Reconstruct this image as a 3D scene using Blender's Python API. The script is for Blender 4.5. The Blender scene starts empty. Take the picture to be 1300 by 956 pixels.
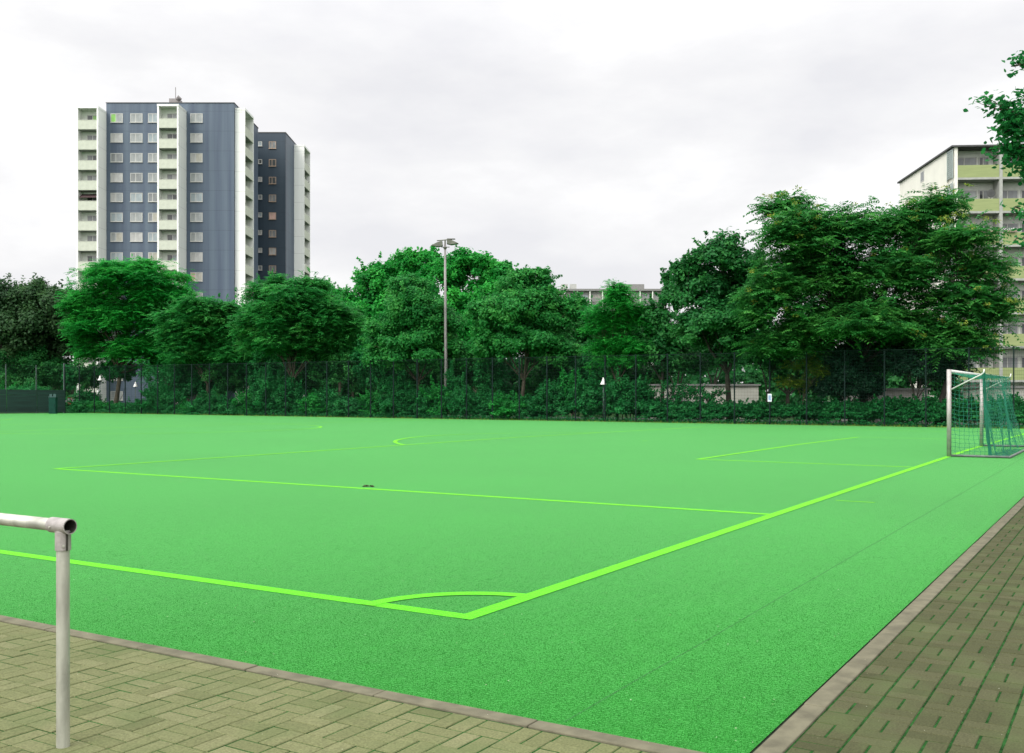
import bpy, math, random
import numpy as np
from mathutils import Vector, Matrix

random.seed(7)
scene = bpy.context.scene
col = scene.collection
PI = math.pi

# ------------------------------------------------------------------ camera numbers (fitted from the pitch markings)
CAM_H, FPX, YAW, CY = 1.687, 1284.37, 0.5497, 500.96
U0, V0 = -6.285, -4.213
PA = 7.724                       # corner to penalty area edge
W = 2 * (PA + 20.15)             # pitch width
LEN = 78.0                       # pitch length
cyw, syw = math.cos(YAW), math.sin(YAW)
FWD = (cyw, syw)
RGT = (syw, -cyw)

def gz(u, v):
    """gentle drainage fall of the ground"""
    u = np.clip(u, -8.0, 57.2); v = np.clip(v, -12.0, 90.0)
    return -0.0006 * u + 0.0011 * v - 0.0066 * np.maximum(0.0, u - W / 2)

def P(px, py, D):
    r = (px - 650.0) / FPX * D
    return Vector((U0 + FWD[0] * D + RGT[0] * r, V0 + FWD[1] * D + RGT[1] * r, CAM_H - (py - CY) / FPX * D))

def D_at_u(px, u):
    r = (px - 650.0) / FPX
    return (u - U0) / (FWD[0] + RGT[0] * r)

# ------------------------------------------------------------------ tagging helpers
def tag(o, label=None, cat=None, group=None, kind=None):
    if label: o['label'] = label
    if cat: o['category'] = cat
    if group: o['group'] = group
    if kind: o['kind'] = kind
    return o

def empty(name, loc, rz=0.0):
    o = bpy.data.objects.new(name, None)
    o.location = loc; o.rotation_euler = (0, 0, rz)
    o.empty_display_size = 0.5
    col.objects.link(o)
    return o

class MB:
    def __init__(s): s.v = []; s.f = []; s.mi = []
    def add(s, verts, faces, mi=0):
        n = len(s.v); s.v += [tuple(p) for p in verts]
        s.f += [tuple(i + n for i in f) for f in faces]; s.mi += [mi] * len(faces)
        return s
    def box(s, x0, x1, y0, y1, z0, z1, mi=0):
        v = [(x0,y0,z0),(x1,y0,z0),(x1,y1,z0),(x0,y1,z0),(x0,y0,z1),(x1,y0,z1),(x1,y1,z1),(x0,y1,z1)]
        return s.add(v, [(0,3,2,1),(4,5,6,7),(0,1,5,4),(1,2,6,5),(2,3,7,6),(3,0,4,7)], mi)
    def tube(s, pts, radii, n=8, caps=True, mi=0):
        pts = [Vector(p) for p in pts]
        if not hasattr(radii, '__len__'): radii = [radii] * len(pts)
        rings = []
        prev = None
        for i, p in enumerate(pts):
            if i == 0: d = pts[1] - p
            elif i == len(pts) - 1: d = p - pts[i-1]
            else: d = (pts[i+1] - pts[i-1])
            d.normalize()
            if prev is None:
                a = Vector((0,0,1)) if abs(d.z) < .9 else Vector((1,0,0))
                x = d.cross(a).normalized()
            else:
                x = (prev - d * prev.dot(d))
                if x.length < 1e-6: x = d.cross(Vector((0,0,1)))
                x.normalize()
            prev = x
            y = d.cross(x)
            rings.append([p + (x * math.cos(2*PI*k/n) + y * math.sin(2*PI*k/n)) * radii[i] for k in range(n)])
        v = [q for r in rings for q in r]; f = []
        for i in range(len(rings)-1):
            for k in range(n):
                a = i*n+k; b = i*n+(k+1)%n
                f.append((a, b, b+n, a+n))
        if caps:
            f.append(tuple(range(n-1, -1, -1))); f.append(tuple(range((len(rings)-1)*n, len(rings)*n)))
        return s.add(v, f, mi)
    def pipe(s, p0, p1, ro, ri, n=24, mi=0, inner=0):
        """open hollow pipe"""
        p0 = Vector(p0); p1 = Vector(p1); d = (p1-p0).normalized()
        a = Vector((0,0,1)) if abs(d.z) < .9 else Vector((1,0,0))
        x = d.cross(a).normalized(); y = d.cross(x)
        v = []
        for p in (p0, p1):
            for r in (ro, ri):
                v += [p + (x*math.cos(2*PI*k/n) + y*math.sin(2*PI*k/n))*r for k in range(n)]
        f = []
        for k in range(n):
            j = (k+1) % n
            f += [(k, j, 2*n+j, 2*n+k), (j, k, n+k, n+j), (2*n+k, 2*n+j, 3*n+j, 3*n+k)]
        s.add(v, f, mi)
        m0 = len(s.v) - 4*n
        s.f += [(m0+n+(k+1)%n, m0+n+k, m0+3*n+k, m0+3*n+(k+1)%n) for k in range(n)]; s.mi += [inner] * n
        return s
    def build(s, name, mats, parent=None, smooth=False, bevel=0.0):
        me = bpy.data.meshes.new(name)
        me.from_pydata(s.v, [], s.f)
        if not isinstance(mats, (list, tuple)): mats = [mats]
        for m in mats: me.materials.append(m)
        if len(mats) > 1: me.polygons.foreach_set('material_index', s.mi)
        if smooth: me.polygons.foreach_set('use_smooth', [True] * len(me.polygons))
        me.update()
        o = bpy.data.objects.new(name, me); col.objects.link(o)
        if parent: o.parent = parent
        if bevel:
            b = o.modifiers.new('bevel', 'BEVEL'); b.width = bevel; b.segments = 2; b.limit_method = 'ANGLE'
        return o

def np_mesh(name, verts, nper, mats, parent=None, tone=None, mat_idx=None):
    """verts (F, nper, 3): separate polygons"""
    F = verts.shape[0]
    me = bpy.data.meshes.new(name)
    me.vertices.add(F * nper); me.vertices.foreach_set('co', np.ascontiguousarray(verts, dtype=np.float32).ravel())
    me.loops.add(F * nper); me.loops.foreach_set('vertex_index', np.arange(F * nper, dtype=np.int32))
    me.polygons.add(F); me.polygons.foreach_set('loop_start', np.arange(0, F * nper, nper, dtype=np.int32))
    if not isinstance(mats, (list, tuple)): mats = [mats]
    for m in mats: me.materials.append(m)
    if mat_idx is not None: me.polygons.foreach_set('material_index', np.ascontiguousarray(mat_idx, dtype=np.int32))
    if tone is not None:
        a = me.attributes.new('tone', 'FLOAT', 'FACE'); a.data.foreach_set('value', np.ascontiguousarray(tone, dtype=np.float32))
    me.update(calc_edges=True)
    o = bpy.data.objects.new(name, me); col.objects.link(o)
    if parent: o.parent = parent
    return o

def dup(o, parent=None):
    c = o.copy(); col.objects.link(c)
    if parent: c.parent = parent
    for ch in [x for x in bpy.data.objects if x.parent == o]: dup(ch, c)
    return c

# ------------------------------------------------------------------ materials
def new_mat(name):
    m = bpy.data.materials.new(name); m.use_nodes = True
    nt = m.node_tree
    return m, nt, nt.nodes['Principled BSDF']

def N(nt, t, **kw):
    n = nt.nodes.new(t)
    for k, v in kw.items(): setattr(n, k, v)
    return n

def ramp(nt, stops):
    r = N(nt, 'ShaderNodeValToRGB')
    e = r.color_ramp.elements
    while len(e) < len(stops): e.new(0.5)
    for i, (p, c) in enumerate(stops):
        e[i].position = p; e[i].color = (*c, 1)
    return r

def mat(name, c, rough=0.6, metal=0.0, var=0.12, scale=3.0, bump=0.0, bscale=40.0, spec=0.5, dirt=None, stretch=(1,1,1)):
    m, nt, b = new_mat(name)
    tc = N(nt, 'ShaderNodeTexCoord'); mp = N(nt, 'ShaderNodeMapping'); mp.inputs['Scale'].default_value = stretch
    nt.links.new(tc.outputs['Object'], mp.inputs[0])
    nz = N(nt, 'ShaderNodeTexNoise'); nz.inputs['Scale'].default_value = scale; nz.inputs['Detail'].default_value = 6
    nt.links.new(mp.outputs[0], nz.inputs['Vector'])
    lo = tuple(max(0, x * (1 - var)) for x in c); hi = tuple(min(1, x * (1 + var)) for x in c)
    if dirt: lo = dirt
    r = ramp(nt, [(0.32, lo), (0.62, hi)])
    nt.links.new(nz.outputs['Fac'], r.inputs[0]); nt.links.new(r.outputs[0], b.inputs['Base Color'])
    b.inputs['Roughness'].default_value = rough; b.inputs['Metallic'].default_value = metal
    b.inputs['Specular IOR Level'].default_value = spec
    if bump:
        n2 = N(nt, 'ShaderNodeTexNoise'); n2.inputs['Scale'].default_value = bscale; n2.inputs['Detail'].default_value = 4
        nt.links.new(tc.outputs['Object'], n2.inputs['Vector'])
        bp = N(nt, 'ShaderNodeBump'); bp.inputs['Strength'].default_value = bump; bp.inputs['Distance'].default_value = 0.02
        nt.links.new(n2.outputs['Fac'], bp.inputs['Height']); nt.links.new(bp.outputs[0], b.inputs['Normal'])
    return m

def leaf_mat(name, stops, trans=0.3, rough=0.5, spec=0.17):
    m, nt, b = new_mat(name)
    at = N(nt, 'ShaderNodeAttribute', attribute_name='tone')
    r = ramp(nt, stops)
    nt.links.new(at.outputs['Fac'], r.inputs[0])
    nt.links.new(r.outputs[0], b.inputs['Base Color'])
    b.inputs['Roughness'].default_value = rough; b.inputs['Specular IOR Level'].default_value = spec
    tr = N(nt, 'ShaderNodeBsdfTranslucent'); nt.links.new(r.outputs[0], tr.inputs[0])
    mx = N(nt, 'ShaderNodeMixShader'); mx.inputs[0].default_value = trans
    nt.links.new(b.outputs[0], mx.inputs[1]); nt.links.new(tr.outputs[0], mx.inputs[2])
    nt.links.new(mx.outputs[0], nt.nodes['Material Output'].inputs['Surface'])
    return m

M = {}
# turf
def turf_material(name, base, dark, light, sheen=.64, tint=(.36,1.0,.36)):
    m, nt, b = new_mat(name)
    tc = N(nt, 'ShaderNodeTexCoord')
    def noise(scale, detail, st=None):
        n = N(nt, 'ShaderNodeTexNoise'); n.inputs['Scale'].default_value = scale; n.inputs['Detail'].default_value = detail
        if st:
            mp = N(nt, 'ShaderNodeMapping'); mp.inputs['Scale'].default_value = st; mp.inputs['Rotation'].default_value = (0,0,YAW)
            nt.links.new(tc.outputs['Object'], mp.inputs[0]); nt.links.new(mp.outputs[0], n.inputs['Vector'])
        else: nt.links.new(tc.outputs['Object'], n.inputs['Vector'])
        return n
    fine = noise(55, 5); mid = noise(6, 6); big = noise(0.22, 5)
    r = ramp(nt, [(0.28, dark), (0.5, base), (0.74, light)])
    nt.links.new(fine.outputs['Fac'], r.inputs[0])
    def mul(a, n, lo, hi):
        mr = N(nt, 'ShaderNodeMapRange'); mr.inputs['From Min'].default_value = 0.3; mr.inputs['From Max'].default_value = 0.7
        mr.inputs['To Min'].default_value = lo; mr.inputs['To Max'].default_value = hi
        nt.links.new(n.outputs['Fac'], mr.inputs['Value'])
        mx = N(nt, 'ShaderNodeMix', data_type='RGBA', blend_type='MULTIPLY'); mx.inputs['Factor'].default_value = 1
        nt.links.new(a, mx.inputs['A']); nt.links.new(mr.outputs[0], mx.inputs['B'])
        return mx.outputs['Result']
    c = mul(r.outputs[0], mid, 0.92, 1.08)
    streak = noise(2.2, 6, (.25, 5, 1)); c = mul(c, streak, 0.94, 1.05)
    c = mul(c, big, 0.91, 1.07)
    nt.links.new(c, b.inputs['Base Color'])
    b.inputs['Roughness'].default_value = 0.75
    b.inputs['Specular IOR Level'].default_value = 0.10
    b.inputs['Sheen Weight'].default_value = sheen
    b.inputs['Sheen Tint'].default_value = (*tint, 1)
    b.inputs['Sheen Roughness'].default_value = 0.24
    bp = N(nt, 'ShaderNodeBump'); bp.inputs['Strength'].default_value = 0.5; bp.inputs['Distance'].default_value = 0.015
    nt.links.new(fine.outputs['Fac'], bp.inputs['Height']); nt.links.new(bp.outputs[0], b.inputs['Normal'])
    return m
M['turf'] = turf_material('turf', (0.0155,0.156,0.0165), (0.0105,0.126,0.012), (0.022,0.184,0.024))
M['turf_line'] = turf_material('turf_line', (0.046,0.46,0.012), (0.036,0.38,0.010), (0.064,0.53,0.016), .75, (.62,1.0,.12))
M['fibre'] = leaf_mat('turf_fibre', [(0.0,(0.011,0.120,0.012)),(0.6,(0.017,0.158,0.018)),(1.0,(0.034,0.205,0.033))], 0.15, 0.8, .08)
M['fibre_line'] = leaf_mat('turf_fibre_line', [(0.0,(0.036,0.35,0.008)),(0.6,(0.048,0.42,0.011)),(1.0,(0.08,0.50,0.024))], 0.15, 0.8, .08)
M['paver'] = None
def paver_material(name='paver', k=1.0):
    m, nt, b = new_mat(name)
    at = N(nt, 'ShaderNodeAttribute', attribute_name='tone')
    tc = N(nt, 'ShaderNodeTexCoord')
    r = ramp(nt, [(0.0,(0.070*k,0.076*k,0.032*k)),(0.5,(0.120*k,0.128*k,0.058*k)),(1.0,(0.175*k,0.168*k,0.092*k))])
    nt.links.new(at.outputs['Fac'], r.inputs[0])
    n1 = N(nt, 'ShaderNodeTexNoise'); n1.inputs['Scale'].default_value = 90; n1.inputs['Detail'].default_value = 5
    n2 = N(nt, 'ShaderNodeTexNoise'); n2.inputs['Scale'].default_value = 2.2; n2.inputs['Detail'].default_value = 6
    for n in (n1, n2): nt.links.new(tc.outputs['Object'], n.inputs['Vector'])
    mr = N(nt, 'ShaderNodeMapRange'); mr.inputs['From Min'].default_value = .3; mr.inputs['From Max'].default_value = .7; mr.inputs['To Min'].default_value = .72; mr.inputs['To Max'].default_value = 1.22
    nt.links.new(n1.outputs['Fac'], mr.inputs['Value'])
    mx = N(nt, 'ShaderNodeMix', data_type='RGBA', blend_type='MULTIPLY'); mx.inputs['Factor'].default_value = 1
    nt.links.new(r.outputs[0], mx.inputs['A']); nt.links.new(mr.outputs[0], mx.inputs['B'])
    mr2 = N(nt, 'ShaderNodeMapRange'); mr2.inputs['From Min'].default_value = .45; mr2.inputs['From Max'].default_value = .72; mr2.inputs['To Max'].default_value = .5
    nt.links.new(n2.outputs['Fac'], mr2.inputs['Value'])
    mx2 = N(nt, 'ShaderNodeMix', data_type='RGBA'); mx2.inputs['B'].default_value = (0.07,0.10,0.035,1)
    nt.links.new(mr2.outputs[0], mx2.inputs['Factor']); nt.links.new(mx.outputs['Result'], mx2.inputs['A'])
    nt.links.new(mx2.outputs['Result'], b.inputs['Base Color'])
    b.inputs['Roughness'].default_value = .9; b.inputs['Specular IOR Level'].default_value = .12
    bp = N(nt, 'ShaderNodeBump'); bp.inputs['Strength'].default_value = .35; bp.inputs['Distance'].default_value = .006
    nt.links.new(n1.outputs['Fac'], bp.inputs['Height']); nt.links.new(bp.outputs[0], b.inputs['Normal'])
    return m
M['paver'] = paver_material()
M['paver_shade'] = paver_material('paver_tree_shade', .46)  # right paving: shade of the trees put into a darker copy of the paver colour
M['moss'] = mat('joint_moss', (0.013,0.054,0.012), .95, spec=.05, var=.5, scale=14, bump=.6, bscale=120)
M['kerb'] = mat('kerb_concrete', (0.108,0.101,0.066), .92, var=.22, scale=7, bump=.25, bscale=150, spec=.25)
M['earth'] = mat('park_ground', (0.02,0.05,0.015), .95, var=.5, scale=.6, bump=.4, bscale=6, spec=.05)
M['gap'] = mat('dark_soil', (0.018,0.03,0.014), .95, var=.4, scale=20)
M['galv'] = mat('galvanised_steel', (0.37,0.37,0.315), .42, .4, var=.2, scale=16, bump=.06, bscale=60, stretch=(1,1,.25))
M['fitting'] = mat('cast_fitting', (0.30,0.275,0.26), .5, .4, var=.18, scale=22, bump=.15, bscale=120)
M['hole'] = mat('pipe_bore', (0.035,0.034,0.026), .8, .2, var=.3)  # dark colour carries the shade inside the open pipe, besides rust
M['alu'] = mat('goal_aluminium', (0.34,0.315,0.30), .45, .3, var=.16, scale=6)
M['goal_white'] = mat('goal_white', (0.52,0.54,0.50), .45, .1, var=.06)
M['frame_steel'] = mat('goal_ground_frame', (0.10,0.12,0.11), .6, .3, var=.25, scale=8)
M['net'] = mat('green_net', (0.006,0.15,0.085), .8, var=.2)
M['fence'] = mat('fence_green', (0.010,0.022,0.018), .85, 0, spec=.08, var=.3)
M['fence_post'] = mat('fence_post_green', (0.010,0.020,0.018), .85, 0, spec=.08, var=.3)
M['fence_post_pale'] = mat('fence_post_weathered', (0.06,0.085,0.08), .6, .2, var=.3)
M['screen'] = mat('windscreen', (0.008,0.036,0.026), .8, var=.35, scale=1.2, stretch=(.3,.3,4))
M['cabinet'] = mat('cabinet_green', (0.006,0.040,0.028), .7, spec=.1, var=.15)
M['cabinet_cap'] = mat('cabinet_cap', (0.02,0.06,0.055), .6, var=.15)
M['bark'] = mat('bark', (0.060,0.050,0.032), .9, var=.45, scale=5, bump=.6, bscale=25, stretch=(1,1,.25))
M['bark_dark'] = mat('bark_dark', (0.030,0.026,0.018), .9, var=.4, scale=5, bump=.6, bscale=25, stretch=(1,1,.25))
M['mast'] = mat('mast_steel', (0.20,0.185,0.182), .55, .2, var=.12, scale=2)
M['lamp_dark'] = mat('floodlight_housing', (0.11,0.115,0.09), .5, .2, var=.2)
M['lamp_glass'] = mat('floodlight_glass', (0.36,0.38,0.33), .15, 0, var=.1)
M['shade_white'] = mat('lamp_shade_white', (0.82,0.80,0.77), .5, var=.05)
# buildings
def cladding(name, c, c2, ribs=0.9):
    m, nt, b = new_mat(name)
    tc = N(nt, 'ShaderNodeTexCoord')
    mp = N(nt, 'ShaderNodeMapping'); mp.inputs['Scale'].default_value = (1.0, 1.0, 0.04)
    nt.links.new(tc.outputs['Object'], mp.inputs[0])
    nz = N(nt, 'ShaderNodeTexNoise'); nz.inputs['Scale'].default_value = 1.1; nz.inputs['Detail'].default_value = 5
    nt.links.new(mp.outputs[0], nz.inputs['Vector'])
    r = ramp(nt, [(0.3, c), (0.7, c2)]); nt.links.new(nz.outputs['Fac'], r.inputs[0])
    sp = N(nt, 'ShaderNodeSeparateXYZ'); nt.links.new(tc.outputs['Object'], sp.inputs[0])
    def seam(out, period, width):
        d = N(nt, 'ShaderNodeMath', operation='DIVIDE'); d.inputs[1].default_value = period; nt.links.new(out, d.inputs[0])
        f = N(nt, 'ShaderNodeMath', operation='FRACT'); nt.links.new(d.outputs[0], f.inputs[0])
        l = N(nt, 'ShaderNodeMath', operation='LESS_THAN'); l.inputs[1].default_value = width / period; nt.links.new(f.outputs[0], l.inputs[0])
        return l.outputs[0]
    ad = N(nt, 'ShaderNodeMath', operation='ADD'); nt.links.new(sp.outputs[0], ad.inputs[0]); nt.links.new(sp.outputs[1], ad.inputs[1])
    s1 = seam(sp.outputs[2], 2.785, 0.07); s2 = seam(ad.outputs[0], ribs, 0.05)
    h = N(nt, 'ShaderNodeMath', operation='MULTIPLY'); h.inputs[1].default_value = .45; nt.links.new(s2, h.inputs[0])
    mxm = N(nt, 'ShaderNodeMath', operation='MAXIMUM'); nt.links.new(s1, mxm.inputs[0]); nt.links.new(h.outputs[0], mxm.inputs[1])
    sc = N(nt, 'ShaderNodeMath', operation='MULTIPLY'); sc.inputs[1].default_value = .35; nt.links.new(mxm.outputs[0], sc.inputs[0])
    mx = N(nt, 'ShaderNodeMix', data_type='RGBA'); mx.inputs['B'].default_value = (c[0]*.35, c[1]*.35, c[2]*.35, 1)
    nt.links.new(sc.outputs[0], mx.inputs['Factor']); nt.links.new(r.outputs[0], mx.inputs['A'])
    nt.links.new(mx.outputs['Result'], b.inputs['Base Color'])
    b.inputs['Roughness'].default_value = .5; b.inputs['Specular IOR Level'].default_value = .4
    return m
M['blue'] = cladding('slate_blue_cladding', (0.048,0.070,0.108), (0.090,0.124,0.160))
M['navy'] = cladding('navy_cladding', (0.018,0.034,0.050), (0.026,0.044,0.062))
M['white_clad'] = cladding('white_cladding', (0.70,0.715,0.67), (0.77,0.785,0.74), 1.5)
M['cream'] = mat('cream_parapet', (0.46,0.485,0.40), .8, var=.07, scale=2, bump=.1)
M['loggia'] = mat('loggia_wall', (0.62,0.65,0.58), .8, var=.06)
M['slab'] = mat('balcony_slab', (0.22,0.24,0.21), .8, var=.15)
M['winframe'] = mat('window_frame_white', (0.42,0.42,0.39), .5, var=.05)
M['winframe_brown'] = mat('window_frame_brown', (0.30,0.22,0.16), .5, var=.1)
def pane_mat(name, c, rough=.12):
    m = mat(name, c, rough, var=.25, scale=1.1, stretch=(1.7,1,.5), spec=.5)
    return m
PANES = [pane_mat('pane_white_curtain', (0.33,0.33,0.315)), pane_mat('pane_grey_curtain', (0.24,0.255,0.25)), pane_mat('pane_cream_curtain', (0.31,0.30,0.25)),
         pane_mat('pane_pale_blue', (0.24,0.28,0.29)), pane_mat('pane_peach', (0.50,0.33,0.28)), pane_mat('pane_dark', (0.06,0.065,0.065)),
         pane_mat('pane_green_blind', (0.20,0.42,0.10)), pane_mat('pane_mid', (0.17,0.18,0.18))]
M['awning'] = mat('dark_red_awning', (0.055,0.028,0.030), .8, var=.2)
M['roof_dark'] = mat('roof_edge_dark', (0.05,0.052,0.05), .7, var=.2)
M['render_cream'] = mat('gable_render', (0.68,0.665,0.59), .85, var=.04, scale=.8)
M['lime'] = mat('lime_parapet', (0.235,0.28,0.115), .75, var=.08, scale=1.5, stretch=(.4,1,4))
M['block_wall'] = mat('balcony_back_wall', (0.60,0.61,0.56), .8, var=.06)
M['pillar'] = mat('balcony_pillar', (0.30,0.31,0.28), .7, var=.1)
M['louvre'] = mat('louvre_glass', (0.24,0.30,0.28), .3, var=.15)
M['flowers'] = mat('flowers_red', (0.42,0.03,0.03), .8, var=.6, scale=20, dirt=(0.04,0.12,0.02))
M['flowers_white'] = mat('flowers_white', (0.7,0.68,0.66), .8, var=.3, scale=20)
M['far_wall'] = mat('far_block_wall', (0.34,0.345,0.32), .85, var=.08)
M['far_roof'] = mat('far_block_roof', (0.17,0.17,0.16), .8, var=.12)
M['white_wall'] = mat('white_garage_wall', (0.42,0.415,0.36), .85, var=.12, scale=.7)
M['grey_wall'] = mat('grey_block_wall', (0.30,0.29,0.26), .85, var=.2, scale=2)
M['asphalt'] = mat('asphalt', (0.055,0.055,0.052), .9, var=.2, scale=5)
M['tyre'] = mat('tyre', (0.02,0.02,0.02), .8, var=.2)
M['rim'] = mat('rim', (0.4,0.4,0.4), .4, .6, var=.1)
M['car_glass'] = mat('car_glass', (0.03,0.035,0.035), .08, var=.1)
M['lamp_lens'] = mat('headlight_lens', (0.6,0.6,0.58), .1, var=.05)
M['car_silver'] = mat('car_paint_silver', (0.52,0.50,0.50), .3, .3, var=.05)
M['car_white'] = mat('car_paint_white', (0.74,0.72,0.70), .3, var=.05)
M['car_red'] = mat('car_paint_red', (0.32,0.04,0.02), .3, var=.05)
M['sign_white'] = mat('sign_white', (0.62,0.64,0.70), .5, var=.05)
M['sign_blue'] = mat('sign_blue', (0.22,0.30,0.48), .5, var=.05)
M['litter'] = leaf_mat('litter', [(0,(0.30,0.27,0.14)),(0.5,(0.48,0.47,0.36)),(1,(0.66,0.66,0.58))], .1)
M['litter_dark'] = mat('leaf_litter_dark', (0.035,0.028,0.014), .9, var=.5, scale=40)
# foliage (leaf colours vary from leaf to leaf)
L = {}
L['bright'] = leaf_mat('leaf_bright', [(0,(0.007,0.17,0.022)),(.5,(0.018,0.285,0.036)),(1,(0.055,0.40,0.055))], 0.48)
L['mid'] = leaf_mat('leaf_mid', [(0,(0.010,0.135,0.025)),(.5,(0.024,0.225,0.040)),(1,(0.070,0.330,0.060))], 0.5)
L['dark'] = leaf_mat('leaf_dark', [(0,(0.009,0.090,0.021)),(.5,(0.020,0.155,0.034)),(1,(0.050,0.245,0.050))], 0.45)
L['brown'] = leaf_mat('leaf_brownish', [(0,(0.014,0.050,0.015)),(.5,(0.028,0.085,0.026)),(1,(0.055,0.130,0.038))], 0.45)
L['ail'] = leaf_mat('leaf_ailanthus', [(0,(0.012,0.105,0.020)),(.5,(0.030,0.190,0.034)),(1,(0.085,0.315,0.055))], 0.48)
L['seed'] = leaf_mat('seed_cluster', [(0,(0.07,0.17,0.02)),(.5,(0.16,0.25,0.03)),(1,(0.30,0.31,0.05))], .3)
L['gold'] = leaf_mat('leaf_yellow_green', [(0,(0.06,0.16,0.012)),(.5,(0.14,0.27,0.02)),(1,(0.30,0.34,0.035))], .35)
L['yew'] = leaf_mat('needle_yew', [(0,(0.004,0.026,0.012)),(.5,(0.006,0.040,0.018)),(1,(0.010,0.06,0.024))], .15)
L['shrub'] = leaf_mat('leaf_shrub', [(0,(0.007,0.110,0.026)),(.5,(0.013,0.170,0.040)),(1,(0.032,0.245,0.058))], 0.42)
L['shrubb'] = leaf_mat('leaf_shrub_bright', [(0,(0.008,0.15,0.022)),(.5,(0.015,0.24,0.036)),(1,(0.036,0.33,0.056))], 0.42)
L['near'] = leaf_mat('leaf_near', [(0,(0.010,0.11,0.03)),(.5,(0.020,0.18,0.045)),(1,(0.045,0.27,0.06))], 0.45, .4)

# ------------------------------------------------------------------ world, sun
w = bpy.data.worlds.new('World'); scene.world = w; w.use_nodes = True
nt = w.node_tree
bg = nt.nodes['Background']
SUN_AZ = YAW + PI + math.radians(-38)         # where the sun stands (behind the camera, to its left)
SUN_EL = math.radians(42)
sky = N(nt, 'ShaderNodeTexSky', sky_type='NISHITA'); sky.sun_disc = False
sky.sun_elevation = SUN_EL; sky.sun_rotation = PI/2 - SUN_AZ
sky.air_density = 1.0; sky.dust_density = 3.0
tc = N(nt, 'ShaderNodeTexCoord')
sp = N(nt, 'ShaderNodeSeparateXYZ'); nt.links.new(tc.outputs['Generated'], sp.inputs[0])
# cloud deck: brighter towards the zenith (overcast sky)
lum = ramp(nt, [(0.0,(0.182,)*3),(0.30,(0.182,)*3),(0.42,(0.21,)*3),(0.70,(0.36,)*3),(1.0,(0.50,)*3)])
nt.links.new(sp.outputs[2], lum.inputs[0])
mp = N(nt, 'ShaderNodeMapping'); mp.inputs['Scale'].default_value = (1.0,1.0,2.6); mp.inputs['Location'].default_value = (0.35,0.1,0.0)
nt.links.new(tc.outputs['Generated'], mp.inputs[0])
cn = N(nt, 'ShaderNodeTexNoise'); cn.inputs['Scale'].default_value = 2.3; cn.inputs['Detail'].default_value = 7; cn.inputs['Roughness'].default_value = .55
nt.links.new(mp.outputs[0], cn.inputs['Vector'])
cr = ramp(nt, [(0.37,(0.885,0.883,0.913)),(0.48,(0.985,0.98,0.99)),(0.58,(1.12,1.115,1.115))])
nt.links.new(cn.outputs['Fac'], cr.inputs[0])
mm = N(nt, 'ShaderNodeMix', data_type='RGBA', blend_type='MULTIPLY'); mm.inputs['Factor'].default_value = 1
nt.links.new(lum.outputs[0], mm.inputs['A']); nt.links.new(cr.outputs[0], mm.inputs['B'])
sc_ = N(nt, 'ShaderNodeVectorMath', operation='SCALE'); sc_.inputs['Scale'].default_value = 41.0
# the overcast is brighter on the sun's side (behind the camera)
dt = N(nt, 'ShaderNodeVectorMath', operation='DOT_PRODUCT'); dt.inputs[1].default_value = (math.cos(SUN_AZ), math.sin(SUN_AZ), 0)
nt.links.new(tc.outputs['Generated'], dt.inputs[0])
db = N(nt, 'ShaderNodeMapRange'); db.inputs['From Min'].default_value = -0.25; db.inputs['From Max'].default_value = .9; db.inputs['To Min'].default_value = 1.0; db.inputs['To Max'].default_value = 2.1
nt.links.new(dt.outputs['Value'], db.inputs['Value'])
mb_ = N(nt, 'ShaderNodeMix', data_type='RGBA', blend_type='MULTIPLY'); mb_.inputs['Factor'].default_value = 1
nt.links.new(mm.outputs['Result'], mb_.inputs['A']); nt.links.new(db.outputs[0], mb_.inputs['B'])
nt.links.new(mb_.outputs['Result'], sc_.inputs[0])
mk = N(nt, 'ShaderNodeMix', data_type='RGBA'); mk.inputs['Factor'].default_value = .96
nt.links.new(sky.outputs[0], mk.inputs['A']); nt.links.new(sc_.outputs[0], mk.inputs['B'])
nt.links.new(mk.outputs['Result'], bg.inputs['Color'])
bg.inputs['Strength'].default_value = 0.10

sd = bpy.data.lights.new('sun', 'SUN'); sd.energy = 1.5; sd.angle = math.radians(28); sd.color = (1.0,0.96,0.9)
so = bpy.data.objects.new('sun', sd); col.objects.link(so)
sv = Vector((math.cos(SUN_AZ)*math.cos(SUN_EL), math.sin(SUN_AZ)*math.cos(SUN_EL), math.sin(SUN_EL)))
so.rotation_euler = sv.to_track_quat('Z', 'Y').to_euler()
so.location = (0, 0, 60)

cam = bpy.data.cameras.new('camera'); co = bpy.data.objects.new('camera', cam); col.objects.link(co)
cam.sensor_width = 36; cam.lens = FPX / 1300 * 36; cam.shift_y = (CY - 478) / 1300
cam.clip_start = 0.05; cam.clip_end = 6000
co.location = (U0, V0, CAM_H); co.rotation_euler = (PI/2, 0, YAW - PI/2)
scene.camera = co
scene.view_settings.view_transform = 'Standard'; scene.view_settings.look = 'None'
scene.view_settings.exposure = 0.4; scene.view_settings.gamma = 1
scene.view_settings.use_curve_mapping = False
scene.render.resolution_x = 1024; scene.render.resolution_y = 753

# ------------------------------------------------------------------ setting: ground, pitch, lines, kerbs, paving
def sheet(name, us, vs, dz, m, kind='structure'):
    us = np.array(us, float); vs = np.array(vs, float)
    mb = MB(); nv = len(vs)
    V = [(float(u), float(v), float(gz(u, v)) + dz) for u in us for v in vs]
    F = [(i*nv+j, (i+1)*nv+j, (i+1)*nv+j+1, i*nv+j+1) for i in range(len(us)-1) for j in range(nv-1)]
    mb.add(V, F)
    return tag(mb.build(name, m), kind=kind)

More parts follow.
